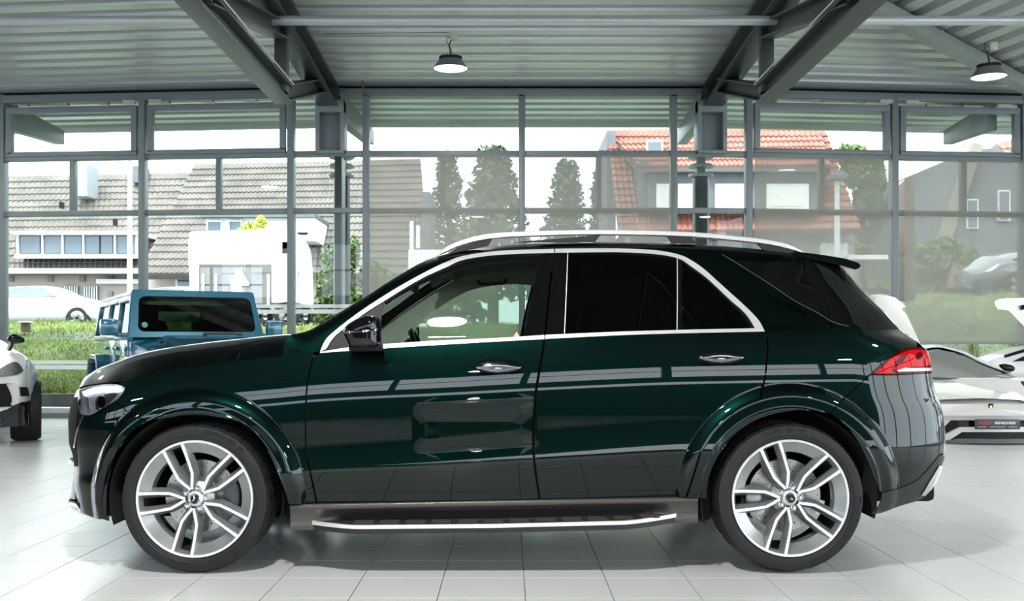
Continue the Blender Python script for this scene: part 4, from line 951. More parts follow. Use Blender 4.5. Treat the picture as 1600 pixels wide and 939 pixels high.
# --- wheels
def lathe_ang(mb, prof, n, cx=0, cz=0, a0=0, a1=2*math.pi): mb.lathe(prof, n, (cx, 0, cz), 'y', a0=a0, a1=a1)
def wheel(wx, wz, width, rot, label_txt, cal_ang, light_cal):
    R = .376; RM = .296; yo = -.985          # outer face of the tyre
    w = empty('wheel', (wx, 0, wz), parent=suv)
    # tyre
    n = 168; mb = MB(); yi = yo+width
    prof = [(RM-.008, yo+.030), (RM+.002, yo+.012), (RM+.010, yo+.006), (RM+.018, yo+.005), (RM+.022, yo+.001), (RM+.040, yo), (RM+.058, yo+.003), (RM+.066, yo+.006), (R-.008, yo+.022), (R-.003, yo+.034), (R, yo+.050)]
    g = [yo+.050]
    for yq in (.085, .130, .175, .220): 
        q = yo+yq*width/.285; prof += [(R, q-.006), (R-.007, q-.005), (R-.007, q+.005), (R, q+.006)]
    prof += [(R, yi-.050), (R-.008, yi-.022), (RM+.05, yi-.003), (RM, yi-.01), (RM-.008, yi-.03)]
    mb.lathe(prof, n, (0, 0, 0), 'y')
    # lateral sipes: lower every sixth slice of tread a little
    for i, (r, h) in enumerate(prof):
        if r > R-.009 and r > R-.0085 or i in (8, 9, 10):
            for k in range(0, n, 6):
                vi = i*n+k; v = Vector(mb.v[vi]); rad = Vector((v.x, 0, v.z)); rad *= 1-.005/rad.length; mb.v[vi] = (rad.x, v.y, rad.z)
    ty = mb.build('tyre', M['rubber'], w, angle=25)
    # raised lettering and band
    def sidewall(txt, size, rad, a_c, inward, spacing=1.0, sx=1.0, bold=.0):
        o = text_mesh(txt, size, .0012, M['rubber_text'], 'tyre_lettering', ty, spacing=spacing, bold=bold)
        me = o.data
        for v in me.vertices:
            x, y, z = v.co; x *= sx
            # letters whose feet point to the hub (clockwise reading)
            r = rad+y; a = math.radians(a_c)-x/rad
            v.co = (r*math.cos(a), yo-.0012-z, r*math.sin(a))
        me.flip_normals()
        return o
    sidewall(label_txt, .029, RM+.047, rot[1], True, 1.05, 1.35, .001)
    sidewall('Continental', .050, RM+.041, rot[2], True, 1.0, 1.12, .0015)
    for ac, sp_ in rot[3]:
        mb = MB(); a0 = math.radians(ac-sp_/2); a1 = math.radians(ac+sp_/2); mb.lathe([(RM+.030, yo-.0016), (RM+.058, yo+.0012)], 24, (0, 0, 0), 'y', a0=a0, a1=a1); mb.build('sidewall_band', M['rubber_text'], ty, recalc=False)
    # rim
    mb = MB(); mb.lathe([(RM, yo+.016), (RM, yo+.008), (RM-.003, yo+.004), (RM-.011, yo+.006), (RM-.014, yo+.012)], 96, (0, 0, 0), 'y'); rim = mb.build('rim', M['rim_face'], w, angle=30)
    mb = MB(); mb.lathe([(RM-.012, yo+.012), (RM-.03, yo+.06), (RM-.038, yo+.13), (RM-.032, yo+width-.04), (RM-.008, yo+width-.02)], 72, (0, 0, 0), 'y'); mb.build('barrel', M['void'], rim, angle=40)
    base = rot[0]
    # dished outer band, wide between the spoke pairs and narrow within them
    mb = MB(); N = 200; r_o = RM-.013; rows = []
    for (kk) in range(6):
        row = []
        for i in range(N):
            a = 2*math.pi*i/N; da = (math.degrees(a)-base+36) % 72-36; wd = float(1-sm((abs(da)-9.5)/3.5)); wd2 = max(wd, 0)
            rin = RM*(.765+.145*wd2+.00*abs(da)); t = kk/5; r = r_o+(rin-r_o)*min(t*1.15, 1); dep = .012+.030*min(t*1.15, 1)**1.0+(.05 if kk == 5 else 0)
            row.append((r*math.cos(a), yo+dep, r*math.sin(a)))
        rows.append(row)
    mb.grid(rows, closed=True); mb.build('dished_band', M['rim_grey'], rim, angle=50)
    # five double spokes: each arm a tapered blade with a machined face
    def arm(s, a0):
        # path in (r, lateral), lateral towards s
        path = [(.165, .018*s), (.215, .030*s), (.30, .075*s), (.42, .128*s), (.60, .146*s), (.80, .160*s), (.972, .170*s)]
        wds = [.040, .046, .050, .050, .048, .050, .058]; dep = [.020, .018, .015, .014, .013, .011, .008]
        A = math.radians(a0); ex = Vector((math.cos(A), 0, math.sin(A))); ey = Vector((-math.sin(A), 0, math.cos(A)))
        top = []; side = []
        for i, (r, l) in enumerate(path):
            p = ex*(r*RM)+ey*(l*RM); q0 = path[max(i-1, 0)]; q1 = path[min(i+1, len(path)-1)]; dv = Vector((q1[0]-q0[0], q1[1]-q0[1])).normalized(); nv = ex*(-dv.y)+ey*dv.x
            hwid = wds[i]*RM/2; y = yo+dep[i]
            top.append([p-nv*hwid+Vector((0, y, 0)), p+nv*hwid+Vector((0, y, 0))])
            fl_ = .011+.010*(i/6); 
            side.append([p-nv*(hwid+fl_)+Vector((0, y+.045, 0)), p-nv*hwid+Vector((0, y+.001, 0)), p+nv*hwid+Vector((0, y+.001, 0)), p+nv*(hwid+fl_)+Vector((0, y+.045, 0)), p+Vector((0, y+.06, 0))])
        return top, side
    for k in range(5):
        a0 = base+72*k; mt_ = MB(); ms = MB()
        for s in (-1, 1):
            t_, sd = arm(s, a0); mt_.grid([[q[0], q[1]] for q in t_]); ms.grid(sd, closed=True)
        sp_o = ms.build('spoke', M['rim_grey'], rim, angle=30); 
        back = MB(); back.v = list(mt_.v); back.f = list(mt_.f); back.m = list(mt_.m); back.build('machined_face', M['rim_face'], sp_o, recalc=True, smooth=False)
        # valley between neighbouring pairs with the bolt in it
        a1 = math.radians(a0+36); c = Vector((math.cos(a1), 0, math.sin(a1))); l = Vector((-math.sin(a1), 0, math.cos(a1)))
        mb = MB(); mb.hexa([c*.035-l*.022+Vector((0, yo+.024, 0)), c*.035+l*.022+Vector((0, yo+.024, 0)), c*.088+l*.030+Vector((0, yo+.060, 0)), c*.088-l*.030+Vector((0, yo+.060, 0))],
                           [c*.035-l*.03+Vector((0, yo+.09, 0)), c*.035+l*.03+Vector((0, yo+.09, 0)), c*.088+l*.04+Vector((0, yo+.09, 0)), c*.088-l*.04+Vector((0, yo+.09, 0))]); mb.build('spoke_valley', M['rim_grey'], rim, bevel=.004)
        b = c*(.182*RM)
        mb = MB(); mb.lathe([(0, yo+.010), (.0065, yo+.010), (.0085, yo+.013), (.0095, yo+.03), (.0135, yo+.032), (.0135, yo+.05)], 6, b, 'y'); mb.lathe([(.0145, yo+.026), (.012, yo+.040)], 20, b, 'y'); mb.build('wheel_bolt', M['bright'], rim, angle=20)
    # hub cap with three-pointed star
    mb = MB(); mb.lathe([(0, yo+.010), (.022, yo+.010), (.027, yo+.012), (.034, yo+.016), (.042, yo+.030), (.05, yo+.05)], 40, (0, 0, 0), 'y'); mb.build('hub', M['rim_face'], rim, angle=40)
    mb = MB(); mb.lathe([(0, yo+.006), (.0255, yo+.0065), (.027, yo+.010)], 40, (0, 0, 0), 'y'); cap = mb.build('centre_cap', M['black_gloss'], rim, angle=40)
    mb = MB(); mb.lathe([(.0215, yo+.0052), (.0235, yo+.0035), (.0255, yo+.0052), (.0235, yo+.009)], 40, (0, 0, 0), 'y', closed=True)
    pts = []
    tilt = rot[4]
    for k in range(3):
        a = math.radians(tilt+120*k); b = a+math.radians(60); pts.append(Vector((.0225*math.cos(a), 0, .0225*math.sin(a)))); pts.append(Vector((.0042*math.cos(b), 0, .0042*math.sin(b))))
    mb.add([Vector((0, yo+.0015, 0))]+[p+Vector((0, yo+.0052, 0)) for p in pts], [(0, i+1, (i+1) % 6+1) for i in range(6)]); mb.build('star_emblem', M['bright'], rim, smooth=False)
    # brake
    mb = MB(); mb.lathe([(.06, yo+.125), (.062, yo+.10), (.09, yo+.10), (.092, yo+.125), (.185, yo+.125), (.187, yo+.150), (.06, yo+.150)], 64, (0, 0, 0), 'y'); dsc = mb.build('brake_disc', M['disc'], w, angle=30)
    mb = MB()
    for k in range(36):
        a = k*2*math.pi/36
        for r in (.110+.02*(k % 3), .170-.015*(k % 2)):
            mb.lathe([(0, yo+.1245), (.0032, yo+.1245)], 8, (r*math.cos(a), 0, r*math.sin(a)), 'y')
    mb.build('disc_hole', M['void'], dsc, recalc=False)
    A = math.radians(cal_ang); mb = MB(); rows = []
    for t in np.linspace(-.42, .42, 12):
        a = A+t; e = 1-(abs(t)/.42)**4*.4
        rows.append([(r*math.cos(a), y, r*math.sin(a)) for r, y in ((.118, yo+.12), (.125, yo+.085), (.15, yo+.075), (.185, yo+.078), (.205*1, yo+.09), (.212, yo+.12), (.212, yo+.18), (.118, yo+.18))])
    mb.grid(rows, closed=True); mb.add(rows[0], [tuple(range(8))]); mb.add(rows[-1], [tuple(range(7, -1, -1))]); mb.build('brake_caliper', M['caliper_light'] if light_cal else M['caliper'], w, angle=35)
    return w
wf = wheel(WF[0], WF[1], .285, (41, 63, -55, [(100, 24), (-100, 22), (12, 36)], 100), '285/40 ZR 22', 0, False)
wr = wheel(WR[0], WR[1], .325, (39, 96, -20, [(136, 28), (58, 26), (-60, 28)], 92), '325/35 ZR 22', 190, True)
for w_ in (wf, wr):
    o = copy_tree(w_, suv); o.scale = (1, -1, 1)
def no_parts(o): 
    for c in list(o.children): no_parts(c)
for o in list(MIRROR):
    c = copy_tree(o, suv); c.scale = (1, -1, 1)
# ---------------------------------------------------------------- other vehicles in the hall
def fpanel(name, poly, mt, dfn, parent, org, thick=.03, step=7., off=0.):
    p = np.array(poly, float); p = np.stack([p[:, 0], -p[:, 1]], -1)
    if area(p) < 0: p = p[::-1]
    p = resample(p, step); v2, fs = tri(p, step)
    V = []; org = Vector(org)
    for a, b in v2: V.append(P(a, -b, dfn(a, -b)-off)-org)
    cnt = {}
    for f in fs:
        for i in range(len(f)): cnt[(f[i], f[(i+1) % len(f)])] = 1
    be = [e for e in cnt if (e[1], e[0]) not in cnt]; n = len(V); V += [v+Vector((0, thick, 0)) for v in V]
    mb = MB(); mb.add(V, list(fs)+[tuple(i+n for i in f[::-1]) for f in fs]+[(b, a, a+n, b+n) for a, b in be])
    return mb.build(name, mt, parent, recalc=False, angle=40)
def sp_(*parts): return segs(*parts)
M['white_paint'] = mat('white_car_paint', (.72, .72, .70), .30, 0, .02, 5, coat=1., coatr=.03)
M['blue_paint'] = mat('petrol_blue_paint', (.016, .14, .22), .30, .2, .05, 5, coat=1., coatr=.02)
M['rim_dark'] = mat('dark_rim', (.03, .03, .03), .4, .3)
def simple_wheel(c, R, wd, parent, ax='y', rimm=None):
    mb = MB(); mb.lathe([(R*.62, -wd/2), (R*.93, -wd/2), (R, -wd*.35), (R, wd*.35), (R*.93, wd/2), (R*.62, wd/2)], 40, (0, 0, 0), ax, closed=True)
    for q in (-.2, 0, .2): mb.lathe([(R*1.001, wd*q-.006), (R*1.004, wd*q), (R*1.001, wd*q+.006)], 40, (0, 0, 0), ax)
    t = mb.build('tyre', M['rubber'], parent); t.location = c
    mb = MB(); mb.lathe([(R*.64, -wd*.46), (R*.60, -wd*.3), (R*.58, wd*.3), (R*.64, wd*.46)], 32, (0, 0, 0), ax)
    for k in range(5):
        a = k*2*math.pi/5
        for s in (-1, 1):
            for da in (-.12, .12):
                u = Vector((math.cos(a+da), 0, math.sin(a+da))) if ax == 'y' else Vector((0, math.cos(a+da), math.sin(a+da)))
                off_ = Vector((0, s*wd*.36, 0)) if ax == 'y' else Vector((s*wd*.36, 0, 0)); mb.bar(off_, off_+u*R*.62, .04, .04)
    mb.build('rim', rimm or M['rim_grey'], t); return t
def loft_car(parent, secs, y0, mt, glass, xc=0., ang=0.):
    kids = len(parent.children)
    before = set(parent.children)
    _loft(parent, secs, y0, mt, glass, xc)
    for o in set(parent.children)-before:
        if ang: o.data.transform(Matrix.Rotation(ang, 4, 'Z'))
def _loft(parent, secs, y0, mt, glass, xc=0.):
    # secs: (y, hw, zlow, zbelt, ztop, hwtop) nose to tail, car axis along +y
    n = len(secs); b = []; g = []
    for (y, hw, zl, zbt, zt, ht) in secs:
        half = [(hw*.80, zl), (hw*.97, zl+.10), (hw, (zl+zbt)/2), (hw*.98, zbt-.06), (hw*.94, zbt)]
        b.append([(xc-x, y0+y, z) for x, z in half]+[(xc+x, y0+y, z) for x, z in half[::-1]])
        gh = [(hw*.94, zbt), (ht, zt-.03 if zt > zbt+.05 else zbt+.01), (ht*.8, zt), (0, zt+.02)]
        g.append([(xc-x, y0+y, z) for x, z in gh]+[(xc+x, y0+y, z) for x, z in gh[-2::-1]])
    mb = MB(); mb.grid(b); k = len(b[0]); mb.add(b[0], [tuple(range(k))]); mb.add(b[-1], [tuple(range(k))[::-1]]); mb.build('body', mt, parent)
    fr = MB(); gl = MB()
    for i in range(n-1):
        up = secs[i][4] > secs[i][3]+.05 or secs[i+1][4] > secs[i+1][3]+.05
        for j in range(len(g[0])-1):
            q = [g[i][j], g[i][j+1], g[i+1][j+1], g[i+1][j]]
            slope = abs(secs[i+1][4]-secs[i][4]) > .15
            (gl if up and (j in (0, len(g[0])-2) or slope) else fr).add(q, [(0, 1, 2, 3)])
    def weld(mb_, nm, m_):
        o = mb_.build(nm, m_, parent, recalc=False); bm = bmesh.new(); bm.from_mesh(o.data); bmesh.ops.remove_doubles(bm, verts=bm.verts, dist=1e-4); bmesh.ops.recalc_face_normals(bm, faces=bm.faces); bm.to_mesh(o.data); bm.free(); return o
    if fr.f: weld(fr, 'upper_body', mt)
    if gl.f: weld(gl, 'windows', glass)

# white car cut by the left edge
wc = empty('sports_car', (-6.70, 11.7, 0)); O = wc.location
tag(wc, 'white car cut off by the left edge of the photo, black door mirror and grille', 'car')
loft_car(wc, [(.35, .86, .28, .80, .86, .7), (1.0, .90, .22, .98, 1.02, .75), (1.7, .93, .2, 1.05, 1.08, .78), (2.3, .93, .2, 1.08, 1.45, .66), (3.2, .93, .2, 1.08, 1.52, .64), (4.2, .92, .22, 1.08, 1.30, .6), (4.6, .88, .3, 1.0, 1.03, .6)], 0, M['white_paint'], M['black_gloss'], 0.10, math.radians(31))
def dA(px, py):
    x = (px-CX)*11.7/F; t = max(0, (px-20)/35.); return 11.75+.55*t**3+max(0, (590-py)/50.)*.45+max(0, (-100-px)/60.)**2*.3
fpanel('front_body', sp_([(-30, 521), (0, 534), (8, 541), (17, 547), (32, 555.5), (43, 567), (50, 579), (53.5, 602), (54.6, 618), (54, 638)], (47.5, 638), [(46, 624), (45, 612), (43, 604.5)], (29, 604.5), [(30, 618), (34, 622), (40, 626)], [(30, 631), (20, 634), (11.5, 640), (0, 643.5)], (-200, 645), (-250, 620), (-252, 570), (-230, 545), (-170, 521)), M['white_paint'], dA, wc, O, .10)
fpanel('headlight', sp_([(-14, 582), (0, 576), (8.6, 571), (20, 565.5), (29, 568), (36.5, 578)], [(30, 583.5), (23, 586), (0, 588), (-10, 587)]), mat('smoked_headlight', (.05, .055, .06), .15, .2, .5, 60, coat=1), dA, wc, O, .02, 4, .012)
fpanel('grille', sp_([(-190, 600), (0, 599.5), (9, 601), (14, 610), (17.5, 620), (16, 631), (0, 636), (-190, 637)]), M['void'], dA, wc, O, .02, 5, .010)
fpanel('side_intake', sp_([(28, 604), (44, 604), (47, 640), (33, 642), (35, 625)]), M['black_plastic'], lambda a, b: dA(a, b)+.02, wc, O, .02, 4)
fpanel('intake_blade', sp_([(27, 620), (40, 619), (46, 620), (46, 625), (30, 624)]), M['white_paint'], dA, wc, O, .02, 4, .02)
fpanel('lower_bumper', sp_((-240, 638), (0, 643), (12, 639), (22, 633), (34, 628), (46, 632), (48, 637), (54.5, 638), (55, 660), (50, 664), (0, 668), (-240, 668)), M['black_gloss'], dA, wc, O, .12, 6, .004)
mb = MB(); mb.bar(P(0, 655, 11.72)-O, P(53, 652, 12.1)-O, .03, .012); mb.bar(P(0, 664, 11.70)-O, P(53, 660, 12.1)-O, .05, .012); mb.build('splitter', M['black_gloss'], wc)
mp = [((a-CX)*12.0/F-O.x, H+(CY-b)*12.0/F) for a, b in catmull([(8, 530), (11, 525), (17, 521), (26, 524), (34.5, 529), (33.5, 535), (26, 537), (18, 537), (12, 535)], 3, True)]
inflate('door_mirror', mp, .06, M['black_gloss'], .35, parent=wc, rr=.05, step=.015); mb = MB(); mb.bar(P(19, 535, 12.05)-O, P(14, 546, 12.1)-O, .04, .04); mb.build('mirror_stalk', M['black_gloss'], wc)
for (x, y) in ((.92, .58), (-1.05, .25), (-.75, 3.45), (-2.2, 2.7)):
    w_ = simple_wheel(Vector((x, y, .37)), .37, .33, wc, 'x'); w_.rotation_euler[2] = math.radians(24)

# blue off-roader
th = math.radians(29); bo = empty('off_roader', (-3.70, 12.2, 0), th)
tag(bo, 'petrol blue boxy off-roader behind the bonnet of the green car', 'car')
B = M['blue_paint']
def bx(name, c, s, m=B, bev=.02, par=bo, rot=None): mb = MB(); mb.box(c, s, rot); return mb.build(name, m, par, bevel=bev)
bx('body_tub', (0, 1.45, .86), (1.54, 2.90, .70), bev=.04)
bx('chassis', (0, .6, .52), (1.3, 3.8, .2), M['void'])
for s in (-1, 1):
    d1 = bx('front_door', (s*.775, .50, .90), (.03, .90, .66), bev=.012); bx('door_handle', (s*.80, .80, 1.10), (.04, .16, .04), bev=.01, par=d1); bx('hinge', (s*.80, .10, 1.10), (.03, .08, .05), bev=.008, par=d1)
    d2 = bx('rear_door', (s*.775, 1.40, .90), (.03, .82, .66), bev=.012); bx('door_handle', (s*.80, 1.68, 1.10), (.04, .16, .04), bev=.01, par=d2); bx('hinge', (s*.80, 1.03, 1.10), (.03, .08, .05), bev=.008, par=d2)
    # upper side frames
    q = lambda y, z: Vector((s*(.765-.07*(z-1.22)/.5), y, z))
    mb = MB()
    for (y0, z0, y1, z1) in ((.02, 1.22, .20, 1.70), (.93, 1.22, .96, 1.70), (1.83, 1.22, 1.83, 1.70), (2.86, 1.22, 2.80, 1.70), (.18, 1.69, 2.82, 1.69), (0, 1.23, 2.88, 1.23)): mb.bar(q(y0, z0), q(y1, z1), .07, .07, (1, 0, 0))
    mb.build('side_frame', B, bo, bevel=.012)
    for (a, b) in ((.06, .92), (.98, 1.80), (1.86, 2.82)):
        mb = MB(); mb.hexa([q(a, 1.24), q(b, 1.24), q(b, 1.68), q(a+.12 if a < .1 else a, 1.68)], [v+Vector((-s*.006, 0, 0)) for v in (q(a, 1.24), q(b, 1.24), q(b, 1.68), q(a+.12 if a < .1 else a, 1.68))]); mb.build('side_window', M['glass_grey'] if 'glass_grey' in M else M['glass_clear'], bo, smooth=False)
    mr = bx('door_mirror', (s*(.99 if s < 0 else .93), .02, 1.345), (.20, .12, .19), bev=.03); bx('mirror_arm', (s*.85, .04, 1.26), (.16, .05, .05), B, .01, mr)
    bx('front_fender', (s*.78, -.92, .98), (.34, .95, .07), bev=.03); bx('fender_face', (s*.93, -.92, .90), (.03, .95, .15), bev=.012)
    mb = MB(); pr = [(1.42, .62), (1.52, .93), (1.66, 1.02), (2.30, 1.02), (2.46, .93), (2.56, .62), (2.46, .62), (2.36, .90), (2.26, .95), (1.72, .95), (1.60, .90), (1.52, .62)]
    mb.prism([(s*.77, y, z) for y, z in pr], (s*.17, 0, 0)); mb.build('rear_fender', B, bo, bevel=.015)
    for y in (-.92, 2.0): simple_wheel((s*.80, y, .40), .40, .26, bo, 'x', M['rim_dark'])
    mb = MB(); mb.lathe([(0, -.02), (.09, -.02), (.10, 0), (.10, .03)], 28, (s*.46, -1.37, .93), 'y'); mb.build('headlight', M['bright'], bo)
    bx('hood_latch', (s*.52, -.55, 1.185), (.05, .10, .05), M['black_plastic'], .01)
bx('hardtop', (0, 1.52, 1.755), (1.40, 2.66, .07), mat('roof_white_reflection', (.60, .66, .66), .3, coat=1), .03)  # blue roof; the white reflection on it is put into the base colour
bx('rear_wall', (0, 2.87, 1.05), (1.5, .05, .5)); 
mb = MB(); mb.bar((-.70, 2.84, 1.66), (.70, 2.84, 1.66), .06, .08); 
for s in (-1, 1): mb.bar((s*.70, 2.86, 1.25), (s*.68, 2.84, 1.70), .08, .06)
mb.build('rear_frame', B, bo, bevel=.01)
mb = MB(); mb.hexa([(-.68, 2.86, 1.28), (.68, 2.86, 1.28), (.66, 2.84, 1.64), (-.66, 2.84, 1.64)], [(-.68, 2.87, 1.28), (.68, 2.87, 1.28), (.66, 2.85, 1.64), (-.66, 2.85, 1.64)]); mb.build('rear_window', M['glass_clear'], bo, smooth=False)
# windscreen frame with a rounded opening
def wsp(u, v): return Vector((u*(.775-.055*v), .02+.19*v, 1.235+.53*v))      # u -1..1, v 0..1
outer = [(-1, 0), (1, 0), (1, 1), (-1, 1)]
def rrect(u0, u1, v0, v1, ru, rv, n=6):
    o = []
    for cu, cv, a in ((u1-ru, v0+rv, -90), (u1-ru, v1-rv, 0), (u0+ru, v1-rv, 90), (u0+ru, v0+rv, 180)):
        for k in range(n+1): t = math.radians(a+90*k/n); o.append((cu+ru*math.cos(t), cv+rv*math.sin(t)))
    return o
ri = rrect(-.88, .92, .10, .90, .10, .14); ro = rrect(-1, 1, -.02, 1.04, .05, .06); nrm = Vector((0, -.94, .34))
mb = MB(); mb.grid([[wsp(*p)+nrm*.01 for p in ro], [wsp(*p)+nrm*.03 for p in ro], [wsp(*p)+nrm*.03 for p in ri], [wsp(*p)-nrm*.03 for p in ri], [wsp(*p)-nrm*.03 for p in ro]], closed=True)
mb.build('windscreen_frame', B, bo, angle=40)
mb = MB(); k = len(ri); mb.add([wsp(*p)+nrm*.012 for p in ri]+[wsp(*p)+nrm*.006 for p in ri], [tuple(range(k)), tuple(range(2*k-1, k-1, -1))]); ws_ = mb.build('windscreen', M['glass_smoke'] if 'glass_smoke' in M else glassmat('smoked_windscreen', (.16, .20, .17), 1.2), bo, smooth=False)
mb = MB(); mb.grid([[wsp(*p)+nrm*.014 for p in ri], [wsp(p[0]*.95+.001, .5+(p[1]-.5)*.90)+nrm*.014 for p in ri]], closed=True); mb.build('windscreen_border', M['black_gloss'], ws_, recalc=False)
mb = MB(); c = wsp(-.78, .26)+nrm*.017; mb.lathe([(0, 0), (.035, 0)], 24, (0, 0, 0), 'y'); o = mb.build('round_sticker', mat('green_sticker', (.10, .33, .26), .5), ws_, recalc=False); o.location = c; o.rotation_euler = (math.radians(-20), 0, 0)
bx('dashboard', (0, .35, 1.14), (1.4, .5, .16), M['interior_dark'], .03)
for s in (-.38, .38):
    st = bx('seat_back', (s, 1.05, 1.20), (.46, .14, .5), M['interior_dark'], .05); bx('headrest', (s, 1.08, 1.52), (.24, .10, .18), M['interior_dark'], .04, st)
mb = MB(); mb.tube([Vector((.40+.18*math.cos(t), .62+.05*math.sin(t), 1.32+.17*math.sin(t))) for t in np.linspace(0, 6.28, 28, endpoint=False)], .014, 8, closed=True); mb.build('steering_wheel', M['interior_dark'], bo)
mb = MB(); 
for s in (-1, 1): mb.bar((s*.66, .30, 1.62), (s*.66, 2.6, 1.62), .06, .06); mb.bar((s*.66, 1.0, 1.2), (s*.62, 1.0, 1.62), .06, .06)
mb.bar((-.62, 1.0, 1.62), (.62, 1.0, 1.62), .06, .06); mb.build('roll_bar', M['interior_dark'], bo)
# bonnet with a raised centre and vents
rows = []
for y in np.linspace(-1.38, .03, 12):
    t = (y+1.38)/1.41; hw = .60+.14*t; z = 1.06+.15*t; r = []
    for u in np.linspace(-1, 1, 25):
        a = abs(u); bump = .05*float(sm((.62-a)/.10))*float(sm((t-.05)/.2)); r.append((u*hw, y, z-.05*a**6+bump))
    rows.append([(-hw, y, .80)]+r+[(hw, y, .80)])
mb = MB(); mb.grid(rows); mb.add(rows[0], [tuple(range(len(rows[0])))]); hd = mb.build('bonnet', B, bo, angle=35)
for x in (.0,):
    mb = MB(); mb.prism([(-.02, -.38, 1.262), (.44, -.38, 1.262), (.40, -.20, 1.275), (.04, -.20, 1.275)], (0, 0, .012)); mb.build('bonnet_vent', M['black_plastic'], hd)
for x in (.06, .48): mb = MB(); mb.bar((x, -.02, 1.26), (x+.22, .08, 1.30), .012, .012); mb.build('wiper_arm', M['black_plastic'], hd)
bx('front_grille', (0, -1.40, .90), (1.24, .05, .42), bev=.02)
for k in range(7): bx('grille_slot', (-.30+.10*k, -1.428, .92), (.055, .01, .28), M['void'], .003)
bx('front_bumper', (0, -1.56, .58), (1.5, .2, .16), M['black_plastic'], .03)

# white wedge-shaped supercar with raised doors
sc = empty('supercar', (5.60, 11.7, 0)); O = sc.location
tag(sc, 'low white wedge-shaped supercar with both doors raised, behind the tail lamp', 'car')
XC = 1558.
def dS(px, py):
    t = max(0, min(1, (648-py)/60.)); u = abs(px-XC)/118.; return 11.75+.95*t+.30*u*u+.10*u**6-(.05*(1-t) if py < 655 else 0)
def mir_(pts): return list(pts)+[(2*XC-a, b) for a, b in list(pts)[::-1]]
hoodp = mir_(catmull([(1558, 590.5), (1517, 590.5), (1481, 590), (1453, 587), (1440, 590)], 3)+catmull([(1436, 600), (1438, 620), (1446, 645), (1456, 668)], 3)+[(1471, 671), (1486, 656.5), (1558, 656.5)])
fpanel('bonnet', [p for i, p in enumerate(hoodp) if i == 0 or np.linalg.norm(np.array(p)-np.array(hoodp[i-1])) > .5][:-1], M['white_paint'], dS, sc, O, .05)
fpanel('upper_intake', mir_([(1558, 655), (1486, 655), (1470, 672), (1482, 676), (1500, 667), (1558, 667)]), M['black_gloss'], lambda a, b: dS(a, b)+.03, sc, O, .03, 6)
fpanel('bumper_blade', mir_([(1558, 667), (1501, 667.5), (1484, 676), (1468, 684), (1470, 689), (1483, 688), (1503, 675), (1558, 675)]), M['white_paint'], lambda a, b: dS(a, b)-.03, sc, O, .05, 6)
fpanel('lower_intake', mir_([(1558, 674), (1502, 674.5), (1484, 687), (1558, 688)]), M['black_plastic'], lambda a, b: dS(a, b)+.04, sc, O, .03, 6)
fpanel('front_splitter', mir_([(1558, 686), (1500, 685.5), (1470, 689.5), (1466, 692.5), (1500, 693), (1558, 693)]), mat('grey_splitter', (.12, .125, .13), .4), lambda a, b: dS(a, b)-.05, sc, O, .25, 6)
fpanel('bonnet_crease', mir_(catmull([(1558, 628.6), (1536, 627.6), (1500, 623.5), (1464, 621.8)], 3)+catmull([(1464, 622.6), (1500, 624.4), (1536, 628.5), (1558, 629.5)], 3)), mat('white_seam', (.45, .45, .44), .5), dS, sc, O, .004, 4, .003)
fpanel('windscreen', sp_([(1440, 545), (1464, 541), (1486, 545.5), (1508, 552.5), (1536, 566.5), (1578, 583)], [(1561, 586), (1541, 589), (1517, 590.5), (1481, 590.5), (1453, 588.5), (1400, 585)], (1390, 575), (1400, 550)), glassmat('supercar_glass', (.30, .38, .34), 1.2), lambda a, b: 12.75+(590-b)/45.*1.3, sc, O, .01)
fpanel('roof_panel', sp_([(1400, 548), (1430, 541), (1464, 538.5), (1486, 543), (1508, 549.5), (1536, 563), (1580, 580)], [(1579, 584), (1536, 567.5), (1508, 553.5), (1486, 546.5), (1464, 542.5), (1440, 546), (1402, 552)]), mat('pale_blue_white_roof', (.45, .50, .54), .3, coat=1), lambda a, b: 12.7+(590-b)/45.*1.3, sc, O, .25)
loft_car(sc, [(.30, .85, .18, .45, .50, .6), (1.0, .93, .13, .66, .68, .7), (1.8, .93, .12, .74, .76, .7), (2.6, .96, .12, .78, .95, .52), (3.4, .98, .12, .80, .90, .55), (4.5, .95, .25, .72, .76, .6)], 0, M['white_paint'], M['black_gloss'], -.08)
# rear haunch with dark slots on the right
fpanel('rear_haunch', sp_((1540, 570), [(1547, 563), (1564, 556.5), (1600, 545), (1640, 538)], (1660, 560), (1650, 600), (1590, 590)), M['white_paint'], lambda a, b: 13.6, sc, O, .5)
fpanel('side_slot', [(1570.5, 554.5), (1600, 545.5), (1630, 540), (1630, 545), (1600, 550.5), (1570.5, 559)], M['void'], lambda a, b: 13.58, sc, O, .02)
fpanel('side_slot', [(1583, 565), (1600, 557), (1630, 550), (1630, 560), (1600, 564)], M['void'], lambda a, b: 13.58, sc, O, .02)
mp = [((a-CX)*12.9/F-O.x, H+(CY-b)*12.9/F) for a, b in catmull([(1560.5, 571), (1566, 568.5), (1578, 569), (1585, 573), (1585, 579), (1578, 581), (1568, 578)], 3, True)]
inflate('door_mirror', mp, .05, M['black_gloss'], 1.2, parent=sc, rr=.04, step=.02)
